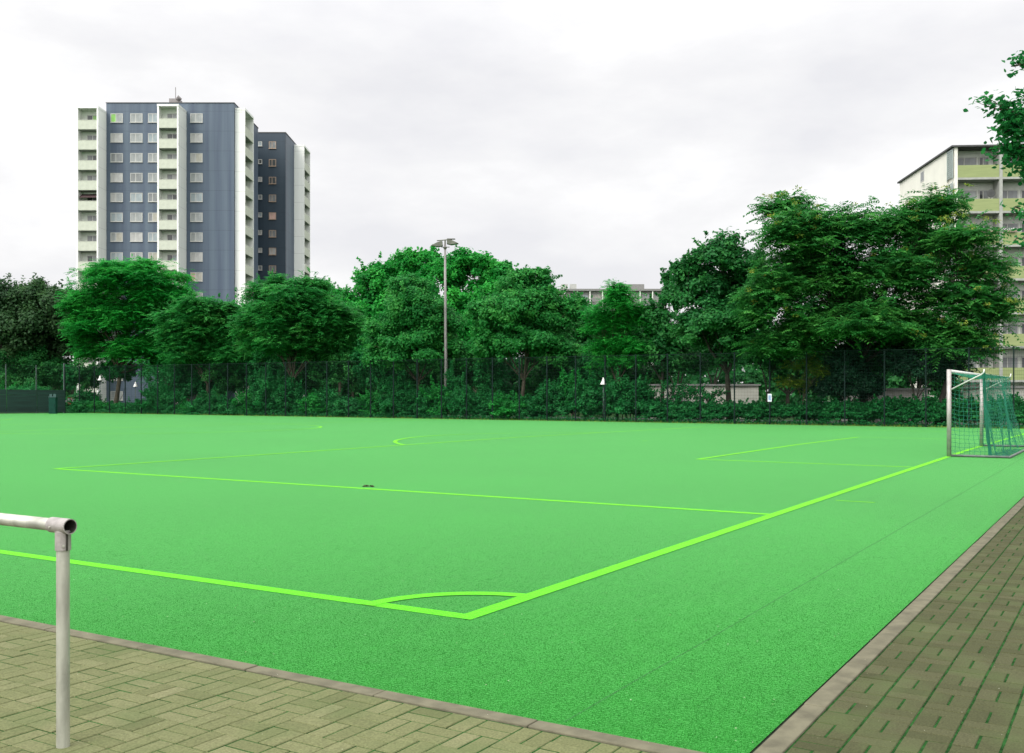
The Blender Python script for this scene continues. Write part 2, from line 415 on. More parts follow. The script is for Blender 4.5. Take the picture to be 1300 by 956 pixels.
sheet('ground', [-2500,-400,-80,-20,-8,0,10,20,W/2,40,50,57.2,60,80,120,300,2500], [-2500,-400,-80,-30,-12,0,15,30,45,60,75,90,120,300,2500], -0.06, M['earth'])
PITCH_U0, PITCH_V0, PITCH_U1, PITCH_V1 = -1.745, -2.675, 57.0, 84.5
sheet('sports_pitch', list(np.linspace(PITCH_U0, W/2, 12)) + list(np.linspace(W/2, PITCH_U1, 12))[1:], np.linspace(PITCH_V0, PITCH_V1, 24), 0.0, M['turf'])

LW = 0.15
ln = MB()
def strip(pts, wd, z):
    """closed-side ribbon along pts (list of (u,v)), width to both sides"""
    pts = [Vector((p[0], p[1], 0)) for p in pts]
    vv = []
    for i, p in enumerate(pts):
        a = pts[max(0, i-1)]; b = pts[min(len(pts)-1, i+1)]
        d = (b - a).normalized(); n = Vector((-d.y, d.x, 0)) * wd / 2
        for q in (p + n, p - n): vv.append((q.x, q.y, float(gz(q.x, q.y)) + z))
    ln.add(vv, [(2*i, 2*i+1, 2*i+3, 2*i+2) for i in range(len(pts)-1)])
def line(u0, v0, u1, v1, z, wd=LW):
    n = max(2, int(math.hypot(u1-u0, v1-v0) / 1.5) + 1)
    pts = [(u0 + (u1-u0)*k/n, v0 + (v1-v0)*k/n) for k in range(n+1)]
    if min(u0,u1) < W/2 < max(u0,u1): pts.append((W/2, v0 + (v1-v0)*(W/2-u0)/(u1-u0))); pts.sort(key=lambda p: (p[0]-u0)*(1 if u1>u0 else -1))
    strip(pts, wd, z)
def arc(cu, cv, r, a0, a1, z, wd=LW, n=48):
    strip([(cu + r*math.cos(a0+(a1-a0)*k/n), cv + r*math.sin(a0+(a1-a0)*k/n)) for k in range(n+1)], wd, z)
h = LW/2
line(h, LW, h, LEN, .004); line(W-h, LW, W-h, LEN, .004)                       # touch lines
line(0, h, W, h, .0055); line(0, LEN-h, W, LEN-h, .0055)                        # goal lines
for s in (0, 1):
    f = (lambda v: v) if s == 0 else (lambda v: LEN - v)
    for (e, dp, wd) in ((PA, 16.5, .145), (PA+11, 5.5, .145)):
        line(e+.05, f(LW), e+.05, f(dp-.1), .004, wd); line(W-e-.05, f(LW), W-e-.05, f(dp-.1), .004, wd)
        line(e, f(dp-.05), W-e, f(dp-.05), .0055, wd)
    th = math.asin(5.5/9.15)
    if s == 0: arc(W/2, 11, 9.1, th, PI-th,   .007, .145)
    else: arc(W/2, LEN-11, 9.1, PI+th, 2*PI-th,   .007, .145)
    arc(W/2, f(11), .06, 0, 2*PI, .004, .1, 12)
arc(0, 0, 1.0, 0, PI/2, .007, .14, 20); arc(W, 0, 1.0, PI/2, PI, .007, .14, 20)
line(0, LEN/2, W, LEN/2, .0055, .145); arc(W/2, LEN/2, 9.1, 0, 2*PI,   .007, .145, 96)
line(10.2, -.78, 10.2, -.18, .004, .075)
tag(ln.build('painted_lines', M['turf_line']), kind='structure')

# dark gap between the turf and the kerb, kerb stones, pavers on a mossy bed
def bed(name, u0, u1, v0, v1, z, m): return sheet(name, np.linspace(u0, u1, 14), np.linspace(v0, v1, 14), z, m)
rk = random.Random(3)
kb = MB()
KU = -1.765; KV = -2.695; KWD = 0.112
v = -2.6
while v < 16:                                   # kerb along the touch line side
    z = float(gz(KU, v)); j = rk.uniform(-.002, .002)
    kb.box(KU-KWD, KU+j, v, v+.995, z-.2, z+.012+rk.uniform(-.002,.002)); v += 1.0
u = -1.77
while u < 57:                                   # kerb along the goal line side
    z = float(gz(u, KV)); j = rk.uniform(-.002, .002)
    kb.box(u, u+.995, KV-KWD-.006+j, KV+j, z-.2, z+.012+rk.uniform(-.002,.002)); u += 1.0
tag(kb.build('kerb', M['kerb'], bevel=.006), kind='structure')
gm = MB()
tag(sheet('kerb_gap', list(np.linspace(-1.80,W/2,8))+list(np.linspace(W/2,57,8))[1:], [-2.83,-2.66], -.012, M['gap']), kind='structure')
sheet('kerb_gap_side', [-1.9,-1.73], np.linspace(-2.64,16,8), -.012, M['gap'])
# pavers, basket weave
MOD = 0.2175
def basket(u0, u1, v0, v1, offu, offv, phase, gl=.0055, gt=.0026):
    out = []; tones = []
    ni = int((u1-u0)/MOD)+2; nj = int((v1-v0)/MOD)+2
    rr = np.random.RandomState(5)
    for i in range(ni):
        for j in range(nj):
            a = offu + i*MOD; b = offv + j*MOD
            along = (i + j + phase) % 2 == 0
            for k in (0, 1):
                if along:   # long side along u
                    x0, x1 = a + gt, a + MOD - gt; y0, y1 = b + k*MOD/2 + gl, b + (k+1)*MOD/2 - gl
                else:
                    x0, x1 = a + k*MOD/2 + gt, a + (k+1)*MOD/2 - gt; y0, y1 = b + gl, b + MOD - gl
                if x0 < u0 - .01 or x1 > u1 + .01 or y0 < v0 - .01 or y1 > v1 + .01:
                    x0, x1 = max(x0, u0), min(x1, u1); y0, y1 = max(y0, v0), min(y1, v1)
                    if x1 - x0 < .02 or y1 - y0 < .02: continue
                dz = rr.uniform(-.0025, .0025); tl = rr.uniform(-.006, .006, 2)
                out.append((x0, x1, y0, y1, dz, tl[0], tl[1])); tones.append(min(1, max(0, rr.normal(.5, .10))))
    return out, tones
def build_pavers(name, lst, tones, pm='paver'):
    A = np.array(lst); n = len(A)
    x0,x1,y0,y1,dz,tx,ty = A.T
    cx, cy_ = (x0+x1)/2, (y0+y1)/2
    g = gz(cx, cy_) + dz
    c = .0035
    def pt(x, y, zz): return np.stack([x, y, g + zz + tx*(x-cx) + ty*(y-cy_)], -1)
    def ring(e, zz): return [pt(x0+e, y0+e, zz), pt(x1-e, y0+e, zz), pt(x1-e, y1-e, zz), pt(x0+e, y1-e, zz)]
    T, S, B = ring(c, .003), ring(0, -.001), ring(0, -.02)
    quads = [np.stack(T, 1)]
    for k in range(4):
        j = (k+1) % 4
        quads.append(np.stack([S[k], S[j], T[j], T[k]], 1)); quads.append(np.stack([B[k], B[j], S[j], S[k]], 1))
    V = np.concatenate(quads, 0); tone = np.tile(np.array(tones), len(quads))
    return tag(np_mesh(name, V, 4, M[pm], tone=tone), kind='structure')
r1, t1 = basket(-7.5, -1.884, -9.0, 14.0, -1.884-MOD*26, -9.0+.02, 0, .0042, .0036)
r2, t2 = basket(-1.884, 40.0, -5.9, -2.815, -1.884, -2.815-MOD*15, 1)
build_pavers('pavement', r1, t1); build_pavers('pavement', r2, t2, 'paver_shade')
sheet('pavement_bed', list(np.linspace(-7.6,-1.87,6)), np.linspace(-9,14,12), -.0008, M['moss'])
sheet('pavement_bed_side', list(np.linspace(-1.88,40,12)), [-5.95,-4.4,-2.80], -.0008, M['moss'])

# turf fibres near the camera (artificial grass pile)
rs = np.random.RandomState(11)
def fibres():
    n = 520000
    # sample in camera polar space for even screen density, keep those on the turf
    D = 4.6 * (17/4.6) ** rs.rand(n)
    r = (rs.rand(n)*1360 - 30 - 650) / FPX * D
    u = U0 + FWD[0]*D + RGT[0]*r; v = V0 + FWD[1]*D + RGT[1]*r
    k = (u > PITCH_U0) & (v > PITCH_V0) & (rs.rand(n) > np.clip((D - 7) / 10, 0, 1))
    u, v, D = u[k], v[k], D[k]; n = len(u)
    z = gz(u, v)
    ht = rs.uniform(.005, .0105, n) * np.clip((7.5/D)**1.7, .1, 1); wd = rs.uniform(.0016, .0032, n) * np.clip(D/9, 1, 2.2)
    a = rs.rand(n) * 2*PI; lean = rs.uniform(.2, 1.3, n) * ht
    la = rs.rand(n) * 2*PI
    p0 = np.stack([u - np.cos(a)*wd/2, v - np.sin(a)*wd/2, z - .001], -1)
    p1 = np.stack([u + np.cos(a)*wd/2, v + np.sin(a)*wd/2, z - .001], -1)
    p2 = np.stack([u + np.cos(la)*lean, v + np.sin(la)*lean, z + ht], -1)
    V = np.stack([p0, p1, p2], 1)
    uo, vo = u, v; u = u + rs.normal(0, .006, n); v = v + rs.normal(0, .006, n)
    onl = ((np.abs(v-16.45) < .07) & (u > PA)) | ((np.abs(u - PA - 11.05) < .07) & (v > 0) & (v < 5.5)) | ((np.abs(v-5.45) < .07) & (u > PA+11)) | ((u > 0) & (u < LW) & (v > 0)) | ((v > 0) & (v < LW) & (u > 0)) | ((np.abs(np.hypot(u, v) - 1) < .07) & (u > 0) & (v > 0)) | ((np.abs(u - PA - .05) < .07) & (v > 0) & (v < 16.5)) | ((np.abs(u-10.2) < .0375) & (v > -.78) & (v < -.18))
    tone = np.clip(rs.normal(.5, .15, n), 0, 1)
    o = np_mesh('turf_fibres', V, 3, [M['fibre'], M['fibre_line']], tone=tone, mat_idx=onl.astype(np.int32))
    tag(o, kind='stuff')
fibres()
# seams between rolls of turf: slightly sunken dark joints
sm = MB()
def seam(u0, v0, u1, v1, wd=.008):
    n = 30; pts = [(u0+(u1-u0)*k/n, v0+(v1-v0)*k/n + .004*math.sin(k*2.1)) for k in range(n+1)]
    vv = []
    for (uu, v_) in pts:
        for s in (-1, 1): vv.append((uu, v_ + s*wd/2, float(gz(uu, v_)) + .002))
    sm.add(vv, [(2*i, 2*i+1, 2*i+3, 2*i+2) for i in range(n)])
seam(-1.7, -1.72, 27.5, -1.72)
tag(sm.build('turf_seam', mat('turf_seam', (0.014,0.112,0.018), .9, var=.4, scale=30)), kind='structure')

# small pale flecks (chips, bits of leaf) lying on the turf and paving
n = 620
D = 4.7 * (45/4.7) ** rs.rand(n); r = (rs.rand(n)*1300 - 650) / FPX * D
u = U0 + FWD[0]*D + RGT[0]*r; v = V0 + FWD[1]*D + RGT[1]*r
sz = rs.uniform(.003, .009, n) * np.where((u < PITCH_U0) | (v < PITCH_V0), .55, 1) * np.clip(D/12, .8, 2.0); a = rs.rand(n)*2*PI
z = gz(u, v) + .014
c_, s_ = np.cos(a), np.sin(a)
def q(du, dv, dz): return np.stack([u + (du*c_ - dv*s_)*sz, v + (du*s_ + dv*c_)*sz, z + dz*sz], -1)
V = np.stack([q(-1,0,0), q(0,-.5,.35), q(1,0,.1), q(0,.55,.3)], 1)
tag(np_mesh('litter_flecks', V, 4, M['litter'], tone=rs.rand(n)), kind='stuff')
def clump(px, py, D, size, nm, label, n=26):
    c = P(px, py, D); rr = np.random.RandomState(int(px))
    V = []
    for i in range(n):
        p = np.array([c.x, c.y, float(gz(c.x, c.y)) + .006]) + rr.normal(0, 1, 3) * np.array([size*.25*RGT[0]+.012, size*.5*abs(RGT[1])+.01, .012])
        p[2] = max(p[2], float(gz(c.x, c.y)) + .004)
        a = rr.rand()*2*PI; l = rr.uniform(.02, .05)
        d = np.array([math.cos(a), math.sin(a), rr.uniform(-.1, .5)]); e = np.array([-math.sin(a), math.cos(a), rr.uniform(-.3,.3)])
        V.append([p - d*l, p + e*l*.5 + [0,0,.02], p + d*l, p - e*l*.5])
    o = np_mesh(nm, np.array(V), 4, M['litter_dark']); tag(o, label, 'leaf clump')
clump(468, 617.6, 18.5, .12, 'leaf_clump', 'small dark clump of dead leaves lying on the penalty area line', 16)

# ------------------------------------------------------------------ handrail in the left foreground
rail = empty('handrail', (-3.285, 0.14, float(gz(-3.285, .14))))
tag(rail, 'galvanised steel tube handrail with an open pipe end beside the pitch corner', 'handrail')
RZ = 1.058
for (y, nm) in ((0.0, 'post'), (2.05, 'post')):
    mb = MB(); mb.tube([(0, y, -.02), (0, y, .5), (0, y, RZ - .02)], .0305, 32, caps=False)
    mb.build(nm, M['galv'], rail, smooth=True)
mb = MB(); mb.tube([(0, .07, RZ), (0, 1.0, RZ), (0, 2.12, RZ)], .0302, 32, caps=True)
mb.build('top_rail', M['galv'], rail, smooth=True)
mb = MB(); mb.pipe((0, -.055, RZ), (0, .085, RZ), .0370, .0322, 40, 0, 1)
mb.build('pipe_fitting', [M['fitting'], M['hole']], rail, smooth=False)
mb = MB(); mb.tube([(0, .066, RZ), (0, .068, RZ)], .0318, 32, caps=True)
mb.build('pipe_bore', M['hole'], rail)
mb = MB(); mb.pipe((0, 0, RZ - .115), (0, 0, RZ - .025), .0362, .0307, 32)
clampo = mb.build('post_sleeve', M['fitting'], rail)
mb = MB(); mb.box(-.0095, .0005, -.0385, -.0355, RZ - .115, RZ - .034)
mb.build('sleeve_slot', M['hole'], clampo)
mb = MB(); mb.tube([(-.02, -.033, RZ-.09), (-.03, -.047, RZ-.09)], .005, 10); mb.build('grub_screw', M['galv'], rail)
mb = MB(); mb.tube([(-.0355,.05,RZ-.005), (-.041,.05,RZ-.005)], .005, 10)
mb.build('grub_screw', M['galv'], rail)

# ------------------------------------------------------------------ football goal
GC = 23.62; GW = 7.05; GH = 2.39
goal = empty('football_goal', (GC, 0.06, float(gz(GC, 0))))
tag(goal, 'white and grey football goal with green net standing on the goal line', 'football goal')
zf = float(gz(GC+GW, 0)) - float(gz(GC, 0))
mb = MB(); mb.tube([(0,0,0), (0,0,GH)], .06, 20); mb.build('goal_post', M['alu'], goal, smooth=True)
mb = MB(); mb.tube([(GW,0,zf), (GW,0,GH+zf*0)], .06, 20); mb.build('goal_post', M['alu'], goal, smooth=True)
mb = MB(); mb.tube([(.0,0,GH-.055), (GW,0,GH-.055)], .058, 20); mb.build('crossbar', M['goal_white'], goal, smooth=True)
AV, AZ = -.86, 2.27
for x in (0, GW):
    mb = MB(); mb.tube([(x,-.05,1.84), (x,AV+.04,AZ-.02), (x,AV-.01,AZ+.03), (x,AV-.02,AZ+.12)], .02, 10)
    mb.build('net_stay', M['goal_white'], goal, smooth=True)
GB = -1.5
mb = MB(); mb.tube([(0,-.05,.035), (0,GB,.035)], .032, 12); mb.build('ground_bar', M['frame_steel'], goal, smooth=True)
mb = MB(); mb.tube([(GW,-.05,.035+zf), (GW,GB,.035+zf)], .032, 12); mb.build('ground_bar', M['frame_steel'], goal, smooth=True)
mb = MB(); mb.tube([(-.03,GB,.035), (GW+.03,GB,.035+zf)], .034, 12); mb.build('back_bar', M['frame_steel'], goal, smooth=True)
mb = MB(); mb.tube([(0,AV,AZ), (GW,AV,AZ-.01)], .006, 6); mb.build('net_line', M['goal_white'], goal)
# net
net = MB(); rn = random.Random(4)
def string(a, b, r=.0040): net.tube([a, b], r, 4, caps=False)
def net_sheet(fn, nu, nv):
    g = [[Vector(fn(i/nu, j/nv)) for j in range(nv+1)] for i in range(nu+1)]
    for i in range(nu+1):
        for j in range(nv+1):
            jit = Vector((rn.uniform(-.012,.012), rn.uniform(-.02,.02), rn.uniform(-.012,.012)))
            g[i][j] = g[i][j] + jit
    for i in range(nu+1):
        for j in range(nv+1):
            if i < nu: string(g[i][j], g[i+1][j])
            if j < nv: string(g[i][j], g[i][j+1])
CELL = .12
def backv(s, t):      # s along goal, t from top to ground
    flare = .16 + .28*s*s
    return AV - flare*t**1.6 + .10*math.sin(t*PI)*math.sin(s*9) + .05*math.sin(s*31)*t
net_sheet(lambda s, t: (s*GW, backv(s, t), (AZ*(1-t) + .05*t) - .03*math.sin(s*14)**2), 70, 22)
net_sheet(lambda s, t: (s*GW, -.03 + (AV+.03)*t, GH-.07 + (AZ-GH+.07)*t - .14*math.sin(t*PI)*(.6+.4*math.sin(s*6))), 70, 9)
for x in (0.02, GW-.02):
    sx = 0 if x < 1 else 1
    net_sheet(lambda s, t, x=x, sx=sx: (x + .04*math.sin(t*5+s*4), -.03 + (backv(sx, t)+.03)*s, (GH-.07)*(1-s)*(1-t) + (AZ)*s*(1-t) + .05*t - .1*math.sin(s*PI)*(1-t)), 8, 20)
# gathered net at the back corners and a heap of slack on the ground
for k in range(26):
    x = rn.uniform(-.02, .16); y = AV + rn.uniform(-.05,.05)
    pts = [(x+rn.uniform(-.03,.03), backv(0, t)+rn.uniform(-.04,.04), AZ*(1-t)+.05) for t in (0,.25,.5,.75,1)]
    net.tube(pts, .0045, 4, caps=False)
for k in range(260):
    s = rn.random()**1.3*.7; x = s*GW; y = GB + rn.uniform(.05, .55)
    net.tube([(x, y, rn.uniform(.01,.05)+zf*s), (x+rn.uniform(.08,.4), y+rn.uniform(-.15,.15), rn.uniform(.01,.05)+zf*s)], .004, 4, caps=False)
net.build('goal_net', M['net'], goal)

# ------------------------------------------------------------------ the mesh fence
FU = 57.35; FV0 = 6.15; FSP = 2.333; FH = 4.62
fence = empty('mesh_fence', (FU, FV0, float(gz(FU, FV0))))
tag(fence, 'tall dark green wire mesh ball fence along the far edge of the pitch', 'fence')
def post_mb(hh, r=.042):
    mb = MB(); mb.box(-r, r, -r*.8, r*.8, -.1, hh); mb.box(-r*1.1, r*1.1, -r*.9, r*.9, hh, hh+.03); return mb
def panel_mb(wd, hh):
    mb = MB(); t = .0038
    k = .06
    while k < hh:
        mb.box(-t, t, 0, wd, k-t, k+t); k += .2
    x = .05
    while x < wd:
        mb.box(t+.001, t+.007, x-.0022, x+.0022, .05, hh-.02); x += .10
    mb.box(-.02, .02, 0, wd, hh-.05, hh-.02)
    return mb
k0, k1 = -9, 35
pp = pm = None
for k in range(k0, k1+1):
    y = k*FSP; z = float(gz(FU, FV0+y)) - float(gz(FU, FV0))
    if pp is None: p = pp = post_mb(FH).build('fence_post', M['fence_post'], fence)
    else:
        p = pp.copy(); col.objects.link(p)
    p.location = (0, y, z)
    if k < k1:
        if pm is None: q_ = pm = panel_mb(FSP, FH).build('mesh_panel', M['fence'], fence)
        else:
            q_ = pm.copy(); col.objects.link(q_)
        q_.location = (-.05, y, z)
FVE = FV0 + k1*FSP               # far left corner of the fence
fence2 = empty('mesh_fence', (FU, FVE, float(gz(FU, FVE))))
tag(fence2, 'green mesh fence with dark windscreen behind the far left end of the pitch', 'fence')
pp2 = pm2 = None
for k in range(0, 9):
    x = -k*FSP*1.35
    if k == 0:
        p = post_mb(FH+.35, .07).build('corner_post', M['fence_post_pale'], fence2); p.location = (.0, .12, 0)
    elif pp2 is None: p = pp2 = post_mb(FH+.05).build('fence_post', M['fence_post_pale'], fence2)
    else: p = pp2.copy(); col.objects.link(p)
    if k: p.location = (x, 0, float(gz(FU+x, FVE)) - float(gz(FU, FVE)))
    if k < 8:
        zz = float(gz(FU+x, FVE)) - float(gz(FU, FVE))
        if pm2 is None:
            q_ = pm2 = panel_mb(FSP*1.35, FH).build('mesh_panel', M['fence'], fence2)
            wm = MB(); wm.box(-.012, .012, .05, FSP*1.35-.05, .05, 1.78); wm.box(-.016,.016,.03,FSP*1.35-.03,1.79,2.27)
            ws = pw = wm.build('windscreen', M['screen'], fence2)
        else:
            q_ = pm2.copy(); col.objects.link(q_); ws = pw.copy(); col.objects.link(ws)
        q_.location = (x, -.06, zz); q_.rotation_euler = (0, 0, PI/2)
        ws.location = (x, -.10, zz); ws.rotation_euler = (0, 0, PI/2)
# utility cabinet
cp = P(67.5, 526, 94.5); cp.z = float(gz(cp.x, cp.y)) - .02
cab = empty('utility_cabinet', cp, YAW - PI/2); tag(cab, 'narrow green utility cabinet standing at the left corner of the fence', 'cabinet')
mb = MB(); mb.box(-.33,.33,-.2,.2,0,1.55); mb.build('cabinet_body', M['cabinet'], cab, bevel=.02)
mb = MB(); mb.box(-.36,.36,-.23,.23,1.552,1.62); mb.box(-.3,-.08,-.1,.1,1.622,1.86); mb.box(.05,.3,-.1,.1,1.622,1.86); mb.build('cabinet_cap', M['cabinet_cap'], cab)
mb = MB(); mb.box(-.29,.29,-.222,-.203,.1,1.45); dd = mb.build('door', M['cabinet'], cab); mb = MB(); mb.box(.2,.24,-.25,-.223,.7,.9); mb.build('handle', M['fence_post'], dd)
# white notice on the fence
sgp = P(977, 499.5, D_at_u(977, FU-.1)); sg = empty('fence_sign', (FU-.075, sgp.y, sgp.z-.27)); tag(sg, 'small white notice with a pale blue panel hanging on the mesh fence', 'sign')
mb = MB(); mb.box(-.006,.006,-.13,.13,-.25,.25); mb.build('sign_board', M['sign_white'], sg)
mb = MB(); mb.box(-.011,-.0075,-.08,.08,-.17,.15); mb.build('printed_panel', M['sign_blue'], sg)

# ------------------------------------------------------------------ floodlight mast
mp_ = P(566, 500, 81.0); mp_.z = float(gz(mp_.x, mp_.y))
mast = empty('floodlight_mast', mp_, YAW - PI/2); tag(mast, 'tall grey floodlight mast with two lamp heads in front of the trees', 'floodlight mast')
MH = 14.25
mb = MB(); mb.tube([(0,0,0),(0,0,4),(-.04,0,8.5),(-.06,0,MH-.35)], [.145,.13,.105,.085], 16); mb.build('pole', M['mast'], mast, smooth=True)
mb = MB(); mb.tube([(-.06,0,MH-.75),(-.06,0,MH-.6)], [.1,.16], 14); mb.box(-.36,.30,-.05,.05,MH-.60,MH-.55); mb.build('bracket', M['lamp_dark'], mast)
mb = MB(); mb.tube([(-.72,.0,MH-.06),(-.06,0,MH),(.48,0,MH+.04)], .045, 8); mb.tube([(-.06,0,MH-.36),(-.06,0,MH+.02)], .06, 10); mb.build('crossarm', M['lamp_dark'], mast)
def flood(x, dirx, zc, tilt):
    # wedge-shaped housing with a glass underside and a cover plate
    mb = MB()
    pr = [(-.62*dirx, -.10), (-.1*dirx, .16), (.28*dirx, .26), (.32*dirx, -.12), (0*dirx, -.20)]
    n = len(pr)
    vv = [(x+a, -.26, zc+b) for a, b in pr] + [(x+a, .26, zc+b) for a, b in pr]
    fc = [tuple(range(n)), tuple(range(2*n-1, n-1, -1))] + [(i, n+i, n+(i+1)%n, (i+1)%n) for i in range(n)]
    mb.add(vv, fc)
    o = mb.build('floodlight', M['lamp_dark'], mast, bevel=.015)
    mb = MB(); mb.add([(x-.60*dirx,-.24,zc-.115),(x-.02*dirx,-.24,zc-.215),(x-.02*dirx,.24,zc-.215),(x-.60*dirx,.24,zc-.115)], [(0,1,2,3)])
    mb.build('glass', M['lamp_glass'], o)
    mb = MB(); mb.tube([(x+.1*dirx,0,zc+.22),(x+.1*dirx,0,MH-.03)], .035, 8); mb.build('yoke', M['mast'], o)
flood(-.56, 1, MH-.36, 0); flood(.40, -1, MH-.20, 0)
mb = MB(); mb.box(.1,.75,-.2,.2,MH+.05,MH+.09); mb.build('cover_plate', M['lamp_dark'], mast)

# park lamps (white bell shades on thin poles)
def park_lamp(px, py, D, label):
    p = P(px, py, D); b = Vector((p.x, p.y, float(gz(p.x, p.y)) - .05)); hgt = p.z - b.z
    e = empty('park_lamp', b); tag(e, label, 'park lamp', 'bell-shaped park lamps behind the fence')
    mb = MB(); mb.tube([(0,0,0),(0,0,hgt-.12)], [.05,.035], 10); mb.build('pole', M['fence_post_pale'], e, smooth=True)
    mb = MB(); mb.tube([(0,0,hgt-.24),(0,0,hgt-.2),(0,0,hgt-.05),(0,0,hgt+.1),(0,0,hgt+.27)], [.24,.23,.14,.08,.04], 18); mb.build('lamp_shade', M['shade_white'], e, smooth=True)
park_lamp(766, 484, 71.9, 'park lamp with white bell shade among shrubs right of the floodlight mast')
park_lamp(172, 488, 104.0, 'park lamp with white bell shade in front of the blue tower base')
park_lamp(127, 480, 104.0, 'leftmost park lamp with white bell shade under the dark tree')

# ------------------------------------------------------------------ buildings
ST = 2.785
def X(px, D): return (px - 650) / FPX * D
def make_window(wd, hh, fr, name='window'):
    """frame and mullion; front at y=-0.05"""
    mb = MB(); t = .085
    mb.box(-wd/2, wd/2, -.06, .02, -hh/2, -hh/2+t); mb.box(-wd/2, wd/2, -.06, .02, hh/2-t, hh/2)
    mb.box(-wd/2, -wd/2+t, -.06, .02, -hh/2+t, hh/2-t); mb.box(wd/2-t, wd/2, -.06, .02, -hh/2+t, hh/2-t)
    mb.box(-wd*.06-t/2, -wd*.06+t/2, -.055, .02, -hh/2+t, hh/2-t)
    mb.box(-wd/2-.05, wd/2+.05, -.14, -.062, -hh/2-.05, -hh/2)
    return mb
def pane_mb(wd, hh):
    mb = MB(); t = .085
    mb.box(-wd/2+t, -wd*.06-t/2, -.03, -.01, -hh/2+t, hh/2-t); mb.box(-wd*.06+t/2, wd/2-t, -.03, -.01, -hh/2+t, hh/2-t, 1); return mb
_cache = {}
def put_window(parent, x, y, z, wd, hh, pane, fr=None, pane2=None, rz=0, name='window'):
    fr = fr or M['winframe']; pane2 = pane2 or pane
    k = (wd, hh, fr.name)
    if k not in _cache: _cache[k] = (make_window(wd, hh, fr).build(name, fr, parent), )
    else:
        pass
    src = _cache[k][0]
    if src.parent == parent and src.get('used') is None: o = src; src['used'] = 1
    else:
        o = src.copy(); col.objects.link(o); o.parent = parent; o.name = name
    o.location = (x, y, z); o.rotation_euler = (0, 0, rz)
    kp = ('p', wd, hh, pane.name, pane2.name)
    if kp not in _cache:
        c = pane_mb(wd, hh).build('pane', [pane, pane2], o); _cache[kp] = c
    else:
        c = _cache[kp].copy(); col.objects.link(c); c.parent = o
    return o

rb = random.Random(21)
def pick(ws): return rb.choices(PANES, ws)[0]
WW = (6, 6, 1.6, 2, .5, .5, .3, 2.5)
# --- tower one
D1 = 142.0
o1 = P(134, 500, D1); o1.z = -.35
T1 = empty('apartment_tower', o1, YAW - PI/2)
tag(T1, 'tall slate blue tower block with white balcony stacks behind the left trees', 'apartment tower')
X0 = X(134, D1)
def LX(px, d): return X(px, d) - X0
HB = 42.95
bw = LX(297, D1)
mb = MB(); mb.box(0.1, bw, 0, 13.5, 0, HB); mb.build('facade', M['blue'], T1)
mb = MB(); mb.box(0.05, bw+.08, -.08, 13.55, HB+.002, HB+.09); mb.build('roof_edge', M['roof_dark'], T1)
mb = MB(); mb.box(8.4,9.8,1.5,3,HB+.162,HB+1.1); mb.tube([(9.1,2.2,HB+1.0),(9.1,2.2,HB+2.9)],.05,6); mb.tube([(9.9,1.2,HB+.16),(9.9,1.2,HB+1.0)],.04,6); mb.tube([(9.5,1.15,HB+.9),(9.9,1.05,HB+1.0),(10.3,1.15,HB+.9)],[.1,.42,.1],10); mb.build('roof_antenna', M['mast'], T1)
for i in range(15):
    z = 40.5 + .35 - ST*i
    if z < 1.2: break
    for cpx in (148.3, 173.3, 194.5, 249.6):
        if i > 9 and cpx in (173.3, 194.5): continue
        wd = 1.72 if cpx != 194.5 else 1.4
        pa = pick(WW); pb = pa if rb.random() < .65 else pick((2,2,1,1,0,2,0,3))
        if i == 0 and cpx == 148.3: pa = PANES[6]; pb = PANES[1]
        put_window(T1, LX(cpx, D1), -.003, z, wd, 1.26, pa, None, pb)
def shaft(parent, x0, x1, y0, y1, ztop, back, zbot=0, th=.22, open_side='front'):
    """white side walls, roof slab and back wall of a stack of loggias"""
    mb = MB()
    if open_side == 'front':
        mb.box(x0, x0+th, y0, y1, zbot, ztop-.3); mb.box(x1-th, x1, y0, y1, zbot, ztop-.3); mb.box(x0-.03, x1+.03, y0-.03, y1, ztop-.298, ztop)
        o = mb.build('balcony_shaft', M['white_clad'], parent)
        mb = MB(); mb.box(x0+th+.002, x1-th-.002, back, back+.15, zbot, ztop-.302); mb.build('loggia_wall', M['loggia'], parent)
    else:
        mb.box(x0, x1, y0, y0+th, zbot, ztop-.3); mb.box(x0, x1, y1-th, y1, zbot, ztop-.3); mb.box(x0, x1+.03, y0-.03, y1+.03, ztop-.298, ztop)
        o = mb.build('balcony_shaft', M['white_clad'], parent)
        mb = MB(); mb.box(x0, x0+.1, y0+th+.002, y1-th-.002, zbot, ztop-.302); mb.build('loggia_wall', M['loggia'], parent)
    return o
def balcony_front(parent, x0, x1, y0, back, zt, hp=1.13, th=.22, proto={}):
    """slab + parapet for one loggia opening to the front"""
    k = (round(x1-x0, 3), round(back-y0, 3), hp)
    if k not in proto:
        mb = MB(); mb.box(0, x1-x0, .13, back-y0, -hp-.2, -hp-.01); s = mb.build('balcony', M['slab'], parent)
        mb = MB(); mb.box(0, x1-x0, .02, .12, -hp-.12, 0); mb.box(-.0, x1-x0, .0, .135, .002, .05); p = mb.build('parapet', M['cream'], s)
        proto[k] = (s, p)
    else:
        s0, p0 = proto[k]; s = s0.copy(); col.objects.link(s); s.parent = parent; p = p0.copy(); col.objects.link(p); p.parent = s
    s.location = (x0, y0, zt)
    return s
dA = D1 - 2.8; dB = D1 - 3.4
xa0, xa1 = LX(97, dA), LX(124.7, dA); xb0, xb1 = LX(199.6, dB), LX(226.6, dB)
zA = 41.4 + .35; zBt = (CY - 132)/FPX*dB + CAM_H + .35
shaft(T1, xa0, xa1, -2.8, 5.0, zA, -1.55); shaft(T1, xb0, xb1, -3.4, -.003, zBt, -2.15)
